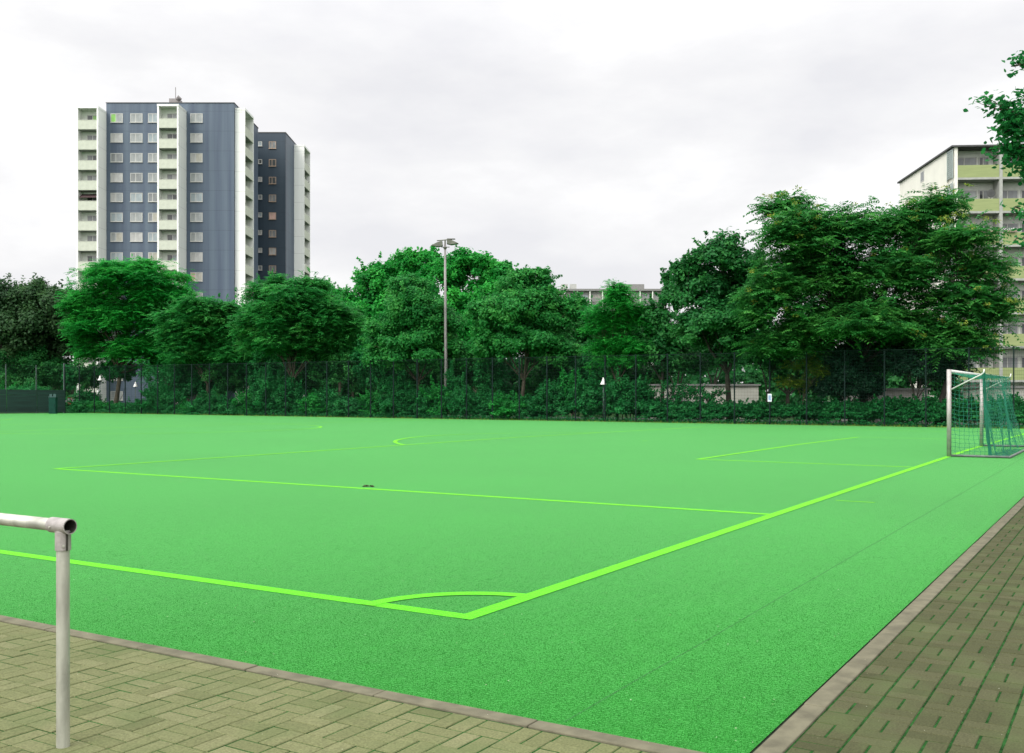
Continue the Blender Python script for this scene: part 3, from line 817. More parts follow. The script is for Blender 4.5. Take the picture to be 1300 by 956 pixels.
for i in range(14):
    for (x0, x1, y0, ztp, bk, s) in ((xa0, xa1, -2.8, (CY-152.5)/FPX*dA + CAM_H + .35, -1.55, 0), (xb0, xb1, -3.4, (CY-150.6)/FPX*dB + CAM_H + .35, -2.15, 1)):
        zt = ztp - ST*i
        if zt < 2: continue
        balcony_front(T1, x0+.222, x1-.222, y0, bk, zt)
        wx = (x0+x1)/2 + .35
        pa = pick((.6,4,0,1.5,.3,1,0,4)); pb = PANES[5] if rb.random() < .5 else PANES[7]
        if i == 0 and s == 0: pa = PANES[6]
        put_window(T1, wx, bk-.003, zt+.32, 1.75, 1.4, pb, None, pa)
mb = MB(); zt = (CY-152.5)/FPX*dA + CAM_H + .35 - ST*4
mb.add([(xa0+.3,-2.75,zt+.55),(xa1-.3,-2.75,zt+.55),(xa1-.3,-1.3,zt+1.35),(xa0+.3,-1.3,zt+1.35),(xa0+.3,-2.75,zt+.5),(xa1-.3,-2.75,zt+.5),(xa1-.3,-1.3,zt+1.3),(xa0+.3,-1.3,zt+1.3)],
       [(0,1,2,3),(7,6,5,4),(0,4,5,1),(1,5,6,2),(2,6,7,3),(3,7,4,0)])
mb.build('awning', M['awning'], T1)
# right stack, loggias open to the right
def side_stack(T, x0, x1, y0, y1, ztop, first, n):
    shaft(T, x0, x1, y0, y1, ztop, 0, open_side='right')
    s0 = None
    for i in range(n):
        zt = first - ST*i
        if zt < 2: break
        if s0 is None:
            mb = MB(); mb.box(.102, x1-x0-.13, .222, y1-y0-.222, -1.28, -1.1); s = mb.build('balcony', M['slab'], T)
            mb = MB(); mb.box(x1-x0-.12, x1-x0-.02, .222, y1-y0-.222, -1.3, 0); p = mb.build('parapet', M['cream'], s); s0, p0 = s, p
        else:
            s = s0.copy(); col.objects.link(s); p = p0.copy(); col.objects.link(p); p.parent = s
        s.location = (x0, y0, zt)
        put_window(T, x0+.103, y0+(y1-y0)*.55, zt+.25, 1.9, 1.05, PANES[5], None, pick((1,2,1,1,0,2,0,2)), rz=PI/2)
side_stack(T1, bw+.002, LX(311, D1+.6), .6, 5.4, (CY-137)/FPX*(D1+.6)+CAM_H+.35, 39.6+.35, 14)
# --- tower two
D2 = 159.0
o2 = P(362.5, 500, D2); o2.z = -.35
T2 = empty('apartment_tower', o2, YAW - PI/2)
tag(T2, 'darker navy tower block half hidden behind the right side of the taller blue tower', 'apartment tower')
mb = MB(); mb.box(-13, 0, 0, .3, 0, 43.15); f2 = mb.build('front_facade', M['navy'], T2)
mb = MB(); mb.box(-13, 0, .302, 15, 0, 43.15); mb.build('side_facade', M['blue'], T2)
mb = MB(); mb.box(-13.05, .05, -.05, 15.05, 43.152, 43.3); mb.build('roof_edge', M['roof_dark'], T2)
for i in range(15):
    zc = 40.9 + .35 - ST*i
    if zc < 1.5: break
    put_window(T2, (346-362.5)/FPX*D2, -.003, zc, 1.12, 1.12, pick((1,1,2,0,1,3,.4,3)), M['winframe_brown'])
    put_window(T2, (329-362.5)/FPX*D2, -.003, zc+.18, .95, .72, pick((1,1,0,1,0,2,0,2)), M['winframe'])
side_stack(T2, .002, LX(386, D2+6.3)-LX(373.2, D2+6.3), 6.3, 11.2, (CY-183.7)/FPX*(D2+6.3)+CAM_H+.35, 40.2, 14)

# --- right block with lime balconies
D3 = 84.0
o3 = P(1210, 500, D3); o3.z = -.35
B3 = empty('apartment_block', o3, YAW - PI/2 - math.radians(4))
tag(B3, 'cream apartment block with lime green balconies at the right edge', 'apartment block')
HT = 22.75; BD = 1.35
mb = MB(); mb.box(0, 22, BD, 14.2, 0, HT-.2); mb.build('wall', M['render_cream'], B3)
mb = MB(); mb.box(-.18, 22.3, -.25, 14.4, HT-.198, HT-.06); mb.build('roof', M['roof_dark'], B3)
mb = MB(); mb.box(.28, 21.9, BD-.05, BD-.003, 0, HT-.2); mb.build('balcony_back_wall', M['block_wall'], B3)
mb = MB(); mb.box(-.02, .02, 7.1, 8.1, 20.95+.35, 21.9+.35); gw = mb.build('window', M['winframe'], B3)
mb = MB(); mb.box(-.03, -.021, 7.2, 8.0, 21.05+.35, 21.8+.35); mb.build('pane', PANES[7], gw)
BAY = 3.62
for k in range(4):
    xk = .22 + k*BAY
    mb = MB(); mb.box(xk-.13, xk+.13, -.06, BD-.06, 0, HT-.2); mb.build('pillar', M['pillar'] if k else M['render_cream'], B3)
first = (CY-210)/FPX*D3 + CAM_H + .35
bs = None
for i in range(8):
    zt = first - 2.8*i
    if zt < .6: break
    # louvred side screen
    mb = MB()
    zz = zt - .95
    mb.box(-.06, -.02, .0, .06, zt-1.1, zt+1.45); mb.box(-.06, -.02, BD-.1, BD-.04, zt-1.1, zt+1.45)
    while zz < zt + 1.42: mb.box(-.05, -.02, .06, BD-.1, zz, zz+.11); zz += .17
    mb.build('side_screen', M['louvre'], B3)
    for k in range(3):
        x0 = .22 + k*BAY + .132; x1 = .22 + (k+1)*BAY - .132
        if bs is None:
            mb = MB(); mb.box(0, x1-x0, .06, BD-.06, -1.22, -1.02); s = mb.build('balcony', M['slab'], B3)
            mb = MB(); mb.box(0, x1-x0, -.02, .055, -1.02, 0); p = mb.build('parapet', M['lime'], s)
            mb2 = MB(); mb2.box(0, x1-x0, -.03, .058, -1.2, -1.025); r_ = mb2.build('slab_edge', M['pillar'], s)
            bs = (s, p, r_)
        else:
            s = bs[0].copy(); col.objects.link(s)
            for c in bs[1:]:
                c2 = c.copy(); col.objects.link(c2); c2.parent = s
        s.location = (x0, 0, zt)
        if k == 0:
            put_window(B3, x0+1.1, BD-.055, zt+.2, 1.9, 1.5, PANES[7] if i != 1 else PANES[5], None, pick((1,2,1,1,0,1,0,2)))
            put_window(B3, x0+2.6, BD-.055, zt+.02, .85, 1.9, PANES[5], None, PANES[7])
        else:
            put_window(B3, x0+1.0, BD-.055, zt+.2, 1.6, 1.5, pick((1,2,1,1,0,2,0,2)), None, PANES[7])
            put_window(B3, x0+2.5, BD-.055, zt+.2, 1.0, 1.5, PANES[5], None, pick((1,2,1,1,0,1,0,2)))
# flowers and dish on the balconies (things resting on it)
def flower_box(x, i, ln_, mt, label):
    zt = first - 2.8*i
    b = empty('flower_box', B3.matrix_basis @ Vector((x, -.05, zt)), B3.rotation_euler.z)
    tag(b, label, 'flower box')
    mb = MB(); mb.box(0, ln_, -.16, .02, .004, .13); mb.build('planter', M['winframe_brown'], b)
    rr = np.random.RandomState(i*7 + int(x*10)); V = []; 
    for q in range(260):
        p = np.array([rr.uniform(0, ln_), rr.uniform(-.24, .08), rr.uniform(.10, .36)]); a = rr.normal(0, 1, (2,3)); a /= np.linalg.norm(a, axis=1)[:,None]; s = .045
        V.append([p-a[0]*s, p-a[1]*s*.6, p+a[0]*s, p+a[1]*s*.6])
    np_mesh('blossoms', np.array(V), 4, [mt, L['shrubb']], b, tone=rr.rand(260), mat_idx=(rr.rand(260) > .55).astype(int))
B3.rotation_mode = 'XYZ'
B3mat = Matrix.Translation(o3) @ Matrix.Rotation(YAW - PI/2 - math.radians(4), 4, 'Z')
def flower_at(x, i, ln_, mt, label):
    global B3
    zt = first - 2.8*i
    b = empty('flower_box', B3mat @ Vector((x, -.07, zt)), YAW - PI/2 - math.radians(4)); tag(b, label, 'flower box')
    mb = MB(); mb.box(0, ln_, -.16, .02, .012, .13); mb.build('planter', M['winframe_brown'], b)
    rr = np.random.RandomState(i*7 + int(x*10)); nq = int(110*ln_); V = []
    for q in range(nq):
        p = np.array([rr.uniform(0, ln_), rr.uniform(-.24, .08), rr.uniform(.10, .34)]); a = rr.normal(0, 1, (2,3)); a /= np.linalg.norm(a, axis=1)[:,None]; s = .055
        V.append([p-a[0]*s, p-a[1]*s*.6, p+a[0]*s, p+a[1]*s*.6])
    np_mesh('blossoms', np.array(V), 4, [mt, L['shrubb']], b, tone=rr.rand(nq), mat_idx=(rr.rand(nq) > .5).astype(int))
M['petal_red'] = mat('petal_red', (0.5,0.03,0.03), .7, var=.3); M['petal_white'] = mat('petal_white', (0.75,0.72,0.72), .7, var=.1)
flower_at(.9, 2, 2.8, M['petal_red'], 'long box of red flowers on a lime balcony of the right block')
flower_at(4.05, 2, 1.0, M['petal_white'], 'box of white and green flowers on the lime balcony next bay right')
def dish():
    b = empty('satellite_dish', B3mat @ Vector((3.15, .35, first - 2.8 + .02)), YAW - PI/2 - math.radians(4)); tag(b, 'small dark satellite dish standing on the second balcony from the top', 'satellite dish')
    mb = MB(); mb.tube([(0,0,-.9),(0,0,.4)], .03, 8); mb.build('pole', M['mast'], b)
    mb = MB(); mb.tube([(0,-.02,.45),(0,-.08,.45),(0,-.1,.45)], [.10,.28,.34], 18); mb.build('dish', M['roof_dark'], b)
dish()

# --- distant slab block in the middle
D4 = 300.0
o4 = P(700, 500, D4); o4.z = -.3
B4 = empty('slab_block', o4, YAW - PI/2); tag(B4, 'long grey slab block far behind the middle trees', 'apartment block')
wl = 145/FPX*D4
mb = MB(); mb.box(0, wl, 0, 12, 0, 32.6); mb.build('wall', M['far_wall'], B4)
mb = MB(); mb.box(-.5, wl+.5, -1.6, 12.5, 32.602, 33.2); mb.build('roof', M['far_roof'], B4)
for k in range(10):
    mb = MB(); mb.box(k*3.7+.1, k*3.7+.4, -1.4, -.003, 0, 32.6); mb.build('balcony_divider', M['loggia'], B4)
for i in range(11):
    z = 29.6 - 2.8*i
    mb = MB(); mb.box(.0, wl, -1.36, -1.28, z-.1, z+1.0); mb.build('parapet', M['far_roof'], B4)
    if i < 6:
        for k in range(9): put_window(B4, k*3.7+2.2, -.003, z+1.5, 2.4, 1.2, pick((3,3,1,2,0,3,0,3)))
for (a, b, t) in ((713,721.5,2.0),(724.5,732.5,2.0)):
    mb = MB(); mb.box((a-700)/FPX*D4, (b-700)/FPX*D4, 2, 5, 33.202, 33.2+t*.9); mb.build('roof_housing', M['far_wall'], B4)
mb = MB(); mb.box((790-700)/FPX*D4, (819-700)/FPX*D4, 2, 7, 33.202, 34.95); mb.build('roof_housing', M['far_roof'], B4)

# --- low walls behind the trees
def low_building(px0, px1, D, ztop, m, label, name, cat):
    a = P(px0, 500, D); a.z = -.35
    e = empty(name, a, YAW - PI/2); tag(e, label, cat)
    wd = (px1-px0)/FPX*D
    mb = MB(); mb.box(0, wd, 0, 5, 0, ztop); mb.build('wall', m, e)
    mb = MB(); mb.box(-.15, wd+.15, -.15, 5.15, ztop+.002, ztop+.14); mb.build('roof', M['far_roof'], e)
    mb = MB(); mb.box(wd*.2, wd*.2+1.0, -.03, -.003, .05, 2.1); mb.build('door', M['pillar'], e)
low_building(828, 963, 82, 2.75, M['white_wall'], 'low white garage seen below the dark tree right of centre', 'garage', 'garage')
low_building(1098, 1178, 70, 2.35, M['grey_wall'], 'low pale block shed left of the goal behind the fence', 'shed', 'shed')
low_building(1262, 1345, 72, 2.5, M['white_wall'], 'low white shed seen through the goal net', 'shed', 'shed')

# --- street and parked cars behind the trees
st = sheet('park_road', [64.5, 70.5], np.linspace(-25, 110, 12), -.045, M['asphalt'])
def car(px, u, paint, heading, label):
    D = D_at_u(px, u); p = P(px, 500, D); p.z = float(gz(p.x, p.y)) - .04
    e = empty('parked_car', p, heading); tag(e, label, 'car', 'cars parked behind the trees')
    # body: side profile extruded, tapered roof
    prof = [(-2.1,.32),(-2.15,.62),(-2.0,.88),(-1.0,.95),(1.35,.98),(2.02,.92),(2.12,.6),(2.05,.32)]
    mb = MB(); n = len(prof); hw = .84
    vv = [(x,-hw,z) for x,z in prof] + [(x,hw,z) for x,z in prof]
    mb.add(vv, [tuple(range(n)), tuple(range(2*n-1,n-1,-1))] + [(i,n+i,n+(i+1)%n,(i+1)%n) for i in range(n)])
    mb.build('body', paint, e, bevel=.06)
    mb = MB(); b = [(-1.25,.952),(1.75,.982),(1.2,1.44),(-.35,1.46)]; tw = [.78,.78,.60,.60]
    vv = [(b[i][0],-tw[i],b[i][1]+.003) for i in range(4)] + [(b[i][0],tw[i],b[i][1]+.003) for i in range(4)]
    mb.add(vv, [(0,1,2,3),(7,6,5,4)] + [(i,4+i,4+(i+1)%4,(i+1)%4) for i in range(4)]); mb.build('window', M['car_glass'], e, bevel=.03)
    mb = MB(); mb.box(-.40,1.22,-.62,.62,1.465,1.50)
    for s in (-1,1): mb.tube([(.45,s*.80,.99),(.42,s*.635,1.46)], .035, 6)
    mb.build('roof', paint, e, bevel=.015)
    for x in (-1.35, 1.3):
        for s in (-1, 1):
            mb = MB(); mb.tube([(x,s*.68,.31),(x,s*.87,.31)], .31, 18); t = mb.build('wheel', M['tyre'], e)
            mb = MB(); mb.tube([(x,s*.872,.31),(x,s*.885,.31)], .19, 14); mb.build('rim', M['rim'], t)
    for s in (-1, 1):
        mb = MB(); mb.box(-2.17,-2.06,s*.6-.17,s*.6+.17,.64,.80); mb.build('headlight', M['lamp_lens'], e)
car(868, 62.6, M['car_silver'], PI/2+.15, 'silver parked car half hidden by bushes before the white garage')
car(101, 63.5, M['car_red'], PI/2, 'red and white parked car glimpsed at the left under the dark tree')
car(1232, 61.5, M['car_white'], PI/2, 'white parked car seen behind the goal')
car(1068, 62.8, M['car_silver'], PI/2, 'pale parked car glimpsed beside the dark yew')
car(613, 66.5, M['car_white'], PI/2, 'white parked car glimpsed through shrubs right of the floodlight mast')

# ------------------------------------------------------------------ foliage
def norm(a): return a / (np.linalg.norm(a, axis=-1, keepdims=True) + 1e-9)
def perp_frame(nrm, rs):
    r = norm(rs.normal(size=nrm.shape)); t = norm(r - nrm * (r*nrm).sum(-1, keepdims=True)); return t, np.cross(nrm, t)
def simple_leaves(pos, nrm, ln_, wd, rs):
    t, b = perp_frame(nrm, rs); n = len(pos)
    l = (ln_ * rs.uniform(.6, 1.25, n))[:,None]; w_ = (wd * rs.uniform(.7, 1.2, n))[:,None]
    curl = nrm * l * .12
    return np.stack([pos - t*l*.5, pos - b*w_*.5 + curl*.0, pos + t*l*.5 - curl, pos + b*w_*.5], 1)
def fronds(pos, dirs, length, pairs, rs, lw=.28, droop=.5):
    """pinnate leaves: pairs of leaflets along a drooping rachis"""
    n = len(pos); Ls = (length * rs.uniform(.6, 1.2, n))[:,None]
    up = np.zeros_like(dirs); up[:,2] = 1
    side = norm(np.cross(dirs, up) + rs.normal(0, .25, dirs.shape))
    out = []
    for k in range(pairs):
        f = (k + .8) / pairs
        c = pos + dirs*Ls*f - up*Ls*droop*f*f*.6
        ax = norm(dirs - up*droop*f*1.1)
        ll = Ls * lw * (1 - .45*abs(f-.45)) * 1.1
        for s in (-1, 1):
            d = norm(side*s + ax*.45 - up*.25 + rs.normal(0, .12, dirs.shape))
            w_ = norm(np.cross(d, up) + rs.normal(0,.2,dirs.shape)) * ll * .25
            tip = c + d*ll
            out.append(np.stack([c, c + d*ll*.45 + w_, tip, c + d*ll*.45 - w_], 1))
    return np.concatenate(out, 0), n, pairs*2

def crown_points(blobs, per_area, rs, sub=(.26,.42), flat=.7, n_sub=26, shell=.5, jagged=.15, spikes=12):
    """blobs: (centre, (rx, ry, rz)); returns leaf positions, outward normals, clump ids, clump centres"""
    Pp, Nn, Cc, centres = [], [], [], []
    for (c, R) in blobs:
        c = np.array(c); R = np.array(R)
        m = max(8, int(n_sub*2.1))
        d = norm(rs.normal(size=(m, 3))); d[:,2] = np.where(d[:,2] < -.55, -d[:,2]*.6, d[:,2]); d = norm(d)
        rad = (shell + (1-shell)*rs.rand(m)**.6)[:,None] * (1 + rs.normal(0, jagged, (m,1)))
        cc = c + d * R * rad * .86
        for i in range(m):
            r = R * rs.uniform(*sub); r[2] = min(r[0], r[2]*1.1) * flat * 1.15
            area = 4*PI*((r[0]*r[1])**1.6/3 + 2*(r[0]*r[2])**1.6/3)**(1/1.6)
            k = max(6, int(area * per_area * rs.uniform(.55, 1.3)))
            dd = norm(rs.normal(size=(k, 3))); dd[:,2] = np.where(rs.rand(k) < .35, np.abs(dd[:,2]), dd[:,2])
            rr = rs.rand(k)[:,None]**.5 * (1 + np.abs(rs.normal(0,.28,(k,1))))
            Pp.append(cc[i] + dd*r*rr); Nn.append(norm(dd*.6 + d[i]*.35 + np.array([0,0,.55]) + rs.normal(0,.45,(k,3))))
            Cc.append(np.full(k, len(centres))); centres.append(cc[i])
        # sprigs that break the outline
        for i in range(spikes):
            d1 = norm(rs.normal(size=3)); d1[2] = abs(d1[2])*.9 + .05 if rs.rand() < .75 else d1[2]; d1 = norm(d1)
            a = c + d1*R*.72; b = c + d1*R*rs.uniform(1.05, 1.45) + np.array([0,0,.12])*R[2]
            k = max(4, int(np.linalg.norm(b-a) * per_area * (.5 if spikes < 20 else .28))); t = rs.rand(k)[:,None]
            p = a + (b-a)*t + rs.normal(0, 1, (k,3))*R*(.085*(1.15-t))
            Pp.append(p); Nn.append(norm(d1*.4 + np.array([0,0,.5]) + rs.normal(0,.6,(k,3)))); Cc.append(np.full(k, len(centres))); centres.append((a+b)/2)
    return np.concatenate(Pp), np.concatenate(Nn), np.concatenate(Cc), np.array(centres)

def limb(mb, a, b, r0, r1, rs, n=6, seg=5, bend=.12):
    a = np.array(a, float); b = np.array(b, float); l = np.linalg.norm(b-a)
    o1_, o2_ = rs.normal(0, bend*l, 3)*.6, rs.normal(0, bend*l, 3)*.6
    pts = []
    for k in range(seg+1):
        t = k/seg; p = a + (b-a)*t + o1_*math.sin(t*PI)*(1-t) + o2_*math.sin(t*PI)*t
        p[2] += .10*l*math.sin(t*PI)
        pts.append(tuple(p))
    mb.tube(pts, [r0 + (r1-r0)*k/seg for k in range(seg+1)], n, caps=False)
    return pts

DENS = (2.6, 4.2)
def tree(name, label, base_px, u, blobs_px, leaf, kind='simple', leafsize=(.26,.15), per_area=26, trunk_r=.2, bark='bark', seed=1,
         group='trees behind the fence', fork=.42, ddepth=.8, n_sub=26, flat=.85, sub=(.15,.30), jagged=.15, twigs=True, seeds=0, cat='tree', lean=0, shell=.5, zscale=1.0):
    rs = np.random.RandomState(seed)
    D = D_at_u(base_px, u); base = P(base_px, 500, D); base.z = float(gz(base.x, base.y)) - .12
    e = empty(name, base); tag(e, label, cat, group)
    bl = []
    for b in blobs_px:
        dd = b[4] if len(b) > 4 else rs.uniform(-1, 1) * ddepth
        c = P(b[0], b[1], D + dd) - base
        s = (D + dd) / FPX
        rx, rz = b[2]*s, b[3]*s
        bl.append(((c.x, c.y, c.z), (rx, rx*.95, rz)))
    per_area *= DENS[0] if kind == 'simple' else DENS[1]
    Pp, Nn, Cc, cen = crown_points(bl, per_area, rs, sub, flat, n_sub, shell, jagged, 14 if kind == 'simple' else 26)
    cl_t = rs.normal(0, .2, len(cen))
    if kind == 'simple':
        V = simple_leaves(Pp, Nn, leafsize[0], leafsize[1], rs); tone = .5 + cl_t[Cc] + rs.normal(0, .17, len(Pp))
    else:
        out = norm(Pp - cen[Cc]); d = norm(out*np.array([1,1,.35]) + rs.normal(0,.4,Pp.shape)*np.array([1,1,.5]) + np.array([0,0,.18]))
        V, n_, k_ = fronds(Pp, d, leafsize[0], 6, rs, droop=.55); tone = np.tile(.5 + cl_t[Cc] + rs.normal(0,.14,len(Pp)), k_)
    np_mesh('crown', V, 4, leaf, e, tone=np.clip(tone, 0, 1))
    if seeds:
        idx = rs.choice(len(cen), min(seeds, len(cen)), replace=False); S = []; T = []
        for i in idx:
            dcen = norm((cen[i] - np.mean(cen, 0))[None])[0]
            pc = cen[i] + dcen*.5 - np.array([*FWD,0])*rs.uniform(.2,1.0) + np.array([0,0,.35]); k = 26
            pp_ = pc + rs.normal(0, 1, (k,3))*np.array([.13,.13,.08]); S.append(simple_leaves(pp_, norm(rs.normal(size=(k,3))), .15, .07, rs)); T.append(rs.rand(k))
        np_mesh('seed_clusters', np.concatenate(S), 4, L['seed'], e, tone=np.concatenate(T))
    # trunk and limbs
    mb = MB()
    cz = np.array([c[2] for c, _ in bl]); ctr = np.mean([c for c, _ in bl], 0)
    lo = min(c[2]-R[2] for c, R in bl); top = max(c[2]+R[2] for c, R in bl)
    fz = max(.8, lo + (top-lo)*.12) if fork is None else top*fork*.62
    fp = np.array([ctr[0]*.35 + lean*RGT[0], ctr[1]*.35 + lean*RGT[1], fz])
    mb.tube([(0,0,0), (rs.normal(0,.04),rs.normal(0,.04),fz*.25), (fp[0]*.5,fp[1]*.5,fz*.6), tuple(fp)], [trunk_r*1.35, trunk_r*1.02, trunk_r*.9, trunk_r*.78], 12, caps=False)
    for i, (c, R) in enumerate(bl):
        pts = limb(mb, fp, c, trunk_r*.48, trunk_r*.14, rs, 7)
        if twigs:
            cs = [q for q in cen if np.linalg.norm((q - np.array(c)) / np.array(R)) < 1.15]
            for q in cs[:12]: limb(mb, pts[rs.randint(2, 6)], q, trunk_r*.13, .012, rs, 4, 3)
    mb.build('trunk', M[bark], e, smooth=True)
    return e

tree('broad_tree', 'dark brownish green tree at the far left edge', 44, 66, [(18,402,58,44),(68,412,44,46),(-34,408,50,45),(46,386,36,28),(92,436,22,38),(30,440,50,26)], L['brown'], leafsize=(.40,.26), per_area=11, trunk_r=.26, bark='bark_dark', seed=2, n_sub=24)
tree('robinia_tree', 'bright green robinia with airy layered crown before the blue tower', 147, 62.5, [(165,358,62,22),(120,385,30,24),(205,375,38,26),(160,408,52,24),(115,432,22,15),(190,440,42,24),(150,346,38,13),(230,388,22,20),(175,385,50,30),(130,412,40,30),(215,415,30,26),(108,400,22,24),(212,452,32,24),(175,446,38,22),(120,446,26,22),(100,425,16,26),(92,392,16,18),(246,420,24,24),(135,344,16,9),(185,338,18,8),(205,470,24,16)], L['bright'], 'pinnate', (.85,.2), 2.4, .24, 'bark', 3, flat=.62, n_sub=20)
tree('layered_tree', 'mid green low tree between the robinia and the tower corner', 262, 62, [(265,403,46,19),(238,430,28,20),(298,424,34,24),(222,412,24,22),(310,405,22,14),(285,392,18,9),(270,450,48,26),(250,392,26,14),(235,452,30,24),(300,455,32,26),(265,425,50,24)], L['mid'], 'pinnate', (.8,.2), 2.8, .16, 'bark', 4, flat=.68, n_sub=20)
tree('spreading_tree', 'green spreading tree with pale forked trunk in front of the second tower', 372, 61.5, [(370,384,50,24),(340,410,34,27),(412,404,36,27),(375,434,58,26),(332,374,17,16),(392,366,26,14),(345,440,36,28),(410,445,36,28),(372,408,54,28),(440,420,24,26),(318,420,22,24),(352,362,12,10)], L['mid'], 'pinnate', (.8,.2), 2.9, .17, 'bark', 5, flat=.7, n_sub=22)
tree('poplar_tree', 'bright green tree rising behind the spreading tree left of centre', 432, 76, [(408,374,22,18),(432,386,18,20),(452,400,26,30),(440,440,34,44),(418,410,28,34)], L['bright'], leafsize=(.34,.24), per_area=14, trunk_r=.2, seed=6)
tree('poplar_tree', 'tall bright poplar behind and left of the floodlight mast', 500, 80, [(478,358,28,28),(515,345,28,24),(546,338,20,20),(500,400,46,42),(470,422,26,42)], L['bright'], leafsize=(.36,.25), per_area=14, trunk_r=.26, seed=7, jagged=.25)
tree('poplar_tree', 'tall bright poplar behind and right of the floodlight mast', 605, 80, [(595,342,34,22),(630,353,30,25),(563,360,32,34),(610,388,44,30),(580,420,50,40)], L['bright'], leafsize=(.36,.25), per_area=14, trunk_r=.26, seed=8, jagged=.22)
tree('round_tree', 'green tree with a pale grey trunk just left of the floodlight mast', 533, 60.8, [(525,398,44,36),(494,428,34,28),(557,420,34,30),(520,366,30,16),(530,448,54,24),(490,455,32,24),(570,455,30,24),(525,420,50,34)], L['mid'], leafsize=(.26,.16), per_area=26, trunk_r=.16, seed=9)
tree('round_tree', 'deep green round tree with straight trunk right of the floodlight mast', 661, 60.8, [(665,374,42,28),(628,405,34,32),(702,400,36,32),(665,428,58,28),(676,352,24,12),(728,396,16,22),(628,445,34,26),(700,445,36,28),(665,400,50,34)], L['mid'], leafsize=(.26,.16), per_area=26, trunk_r=.17, seed=10)
tree('broad_tree', 'dark green tree partly hidden before the far slab block', 728, 74, [(735,412,30,26),(718,440,36,30),(752,436,24,26),(727,392,20,16)], L['dark'], leafsize=(.32,.22), per_area=15, trunk_r=.2, seed=11)
tree('feathery_tree', 'light green feathery young tree in front of the far slab block', 783, 60.5, [(785,388,26,22),(768,414,26,26),(806,405,20,23),(780,444,28,22),(783,370,13,11),(785,415,32,28),(770,455,26,24),(803,452,24,24)], L['bright'], 'pinnate', (.5,.2), 6.0, .10, 'bark', 12, flat=.7, n_sub=22)
tree('dark_tree', 'dark tree with a spiky top right of the feathery tree', 842, 61.5, [(832,412,28,28),(851,380,15,22),(846,440,34,28),(815,450,24,22),(847,354,8,14)], L['dark'], leafsize=(.28,.18), per_area=22, trunk_r=.15, bark='bark_dark', seed=13)
tree('round_tree', 'large dark green tree above the white garage right of centre', 926, 61, [(915,328,40,30),(888,370,42,36),(940,375,40,38),(905,420,58,34),(868,348,20,22),(932,452,40,20),(945,410,40,34),(955,345,26,30)], L['dark'], leafsize=(.28,.17), per_area=24, trunk_r=.2, bark='bark_dark', seed=14)
tree('ailanthus_tree', 'huge dark ailanthus with yellow seed clusters, widest crown of all', 1098, 61.5, [(998,268,28,17),(1020,292,34,24),(1008,308,44,34),(1073,300,48,32),(1140,292,40,28),(1040,358,74,42),(1120,358,70,42),(1080,418,94,42),(985,385,44,46),(1190,268,34,20),(1182,326,42,38),(1000,440,46,22),(1150,432,50,36)], L['ail'], 'pinnate', (1.0,.2), 2.4, .3, 'bark_dark', 15, flat=.8, n_sub=30, sub=(.12,.24), seeds=110, ddepth=2.0)
tree('ailanthus_tree', 'ailanthus with yellow seed clusters in front of the lime balconies', 1190, 60.5, [(1222,308,34,22),(1246,350,36,34),(1218,390,46,38),(1264,398,20,24),(1200,440,50,36),(1234,446,30,26)], L['ail'], 'pinnate', (1.0,.2), 2.0, .2, 'bark_dark', 16, flat=.8, n_sub=28, sub=(.12,.24), seeds=60)
tree('slim_tree', 'slim leaning dark tree between the white garage and the yellow sapling', 962, 60.2, [(972,440,24,22),(955,455,26,16),(985,462,20,14)], L['dark'], leafsize=(.26,.16), per_area=20, trunk_r=.13, bark='bark_dark', seed=17, lean=.5)
tree('sapling', 'yellow green sapling just left of the dark yew', 1015, 58.7, [(1020,468,20,14),(1038,458,14,13),(1008,488,20,9),(1042,474,10,9)], L['gold'], 'pinnate', (.4,.2), 9.0, .05, 'bark', 18, n_sub=12, fork=.5)
tree('yew_bush', 'very dark conifer bush behind the fence left of the goal', 1078, 59.6, [(1078,470,28,26),(1060,495,26,20),(1098,492,28,22),(1078,448,16,12)], L['yew'], leafsize=(.22,.07), per_area=60, trunk_r=.1, bark='bark_dark', seed=19, cat='bush', n_sub=30)
tree('yew_bush', 'very dark conifer bush behind the fence nearest the goal post', 1158, 59.6, [(1160,466,34,20),(1195,470,34,30),(1140,455,24,12),(1185,440,30,20)], L['yew'], leafsize=(.22,.08), per_area=45, trunk_r=.1, bark='bark_dark', seed=20, cat='bush', n_sub=26)
# trees further back that close the gaps under and between the crowns
tree('layered_tree', 'fresh green tree wedged between the dark left tree and the robinia', 92, 70, [(88,382,20,16),(92,398,22,24),(84,425,24,28),(104,440,22,28),(95,380,12,10)], L['mid'], leafsize=(.30,.2), per_area=15, trunk_r=.14, seed=61)
tree('layered_tree', 'leafy green tree filling the dip between robinia and low layered tree', 240, 70, [(236,405,28,22),(246,432,32,30),(225,440,28,28),(252,390,16,9)], L['bright'], leafsize=(.30,.2), per_area=15, trunk_r=.14, seed=62)
tree('layered_tree', 'green tree filling the dip beside the white corner of the blue tower', 318, 69, [(316,408,24,20),(322,432,32,30),(306,440,28,28),(326,394,14,9)], L['mid'], leafsize=(.30,.2), per_area=15, trunk_r=.14, seed=63)
tree('layered_tree', 'fresh green tree wedged between the spreading tree and the poplars', 448, 68, [(440,415,26,26),(455,440,28,30),(430,440,26,28),(452,396,16,14)], L['bright'], leafsize=(.30,.2), per_area=15, trunk_r=.14, seed=64)
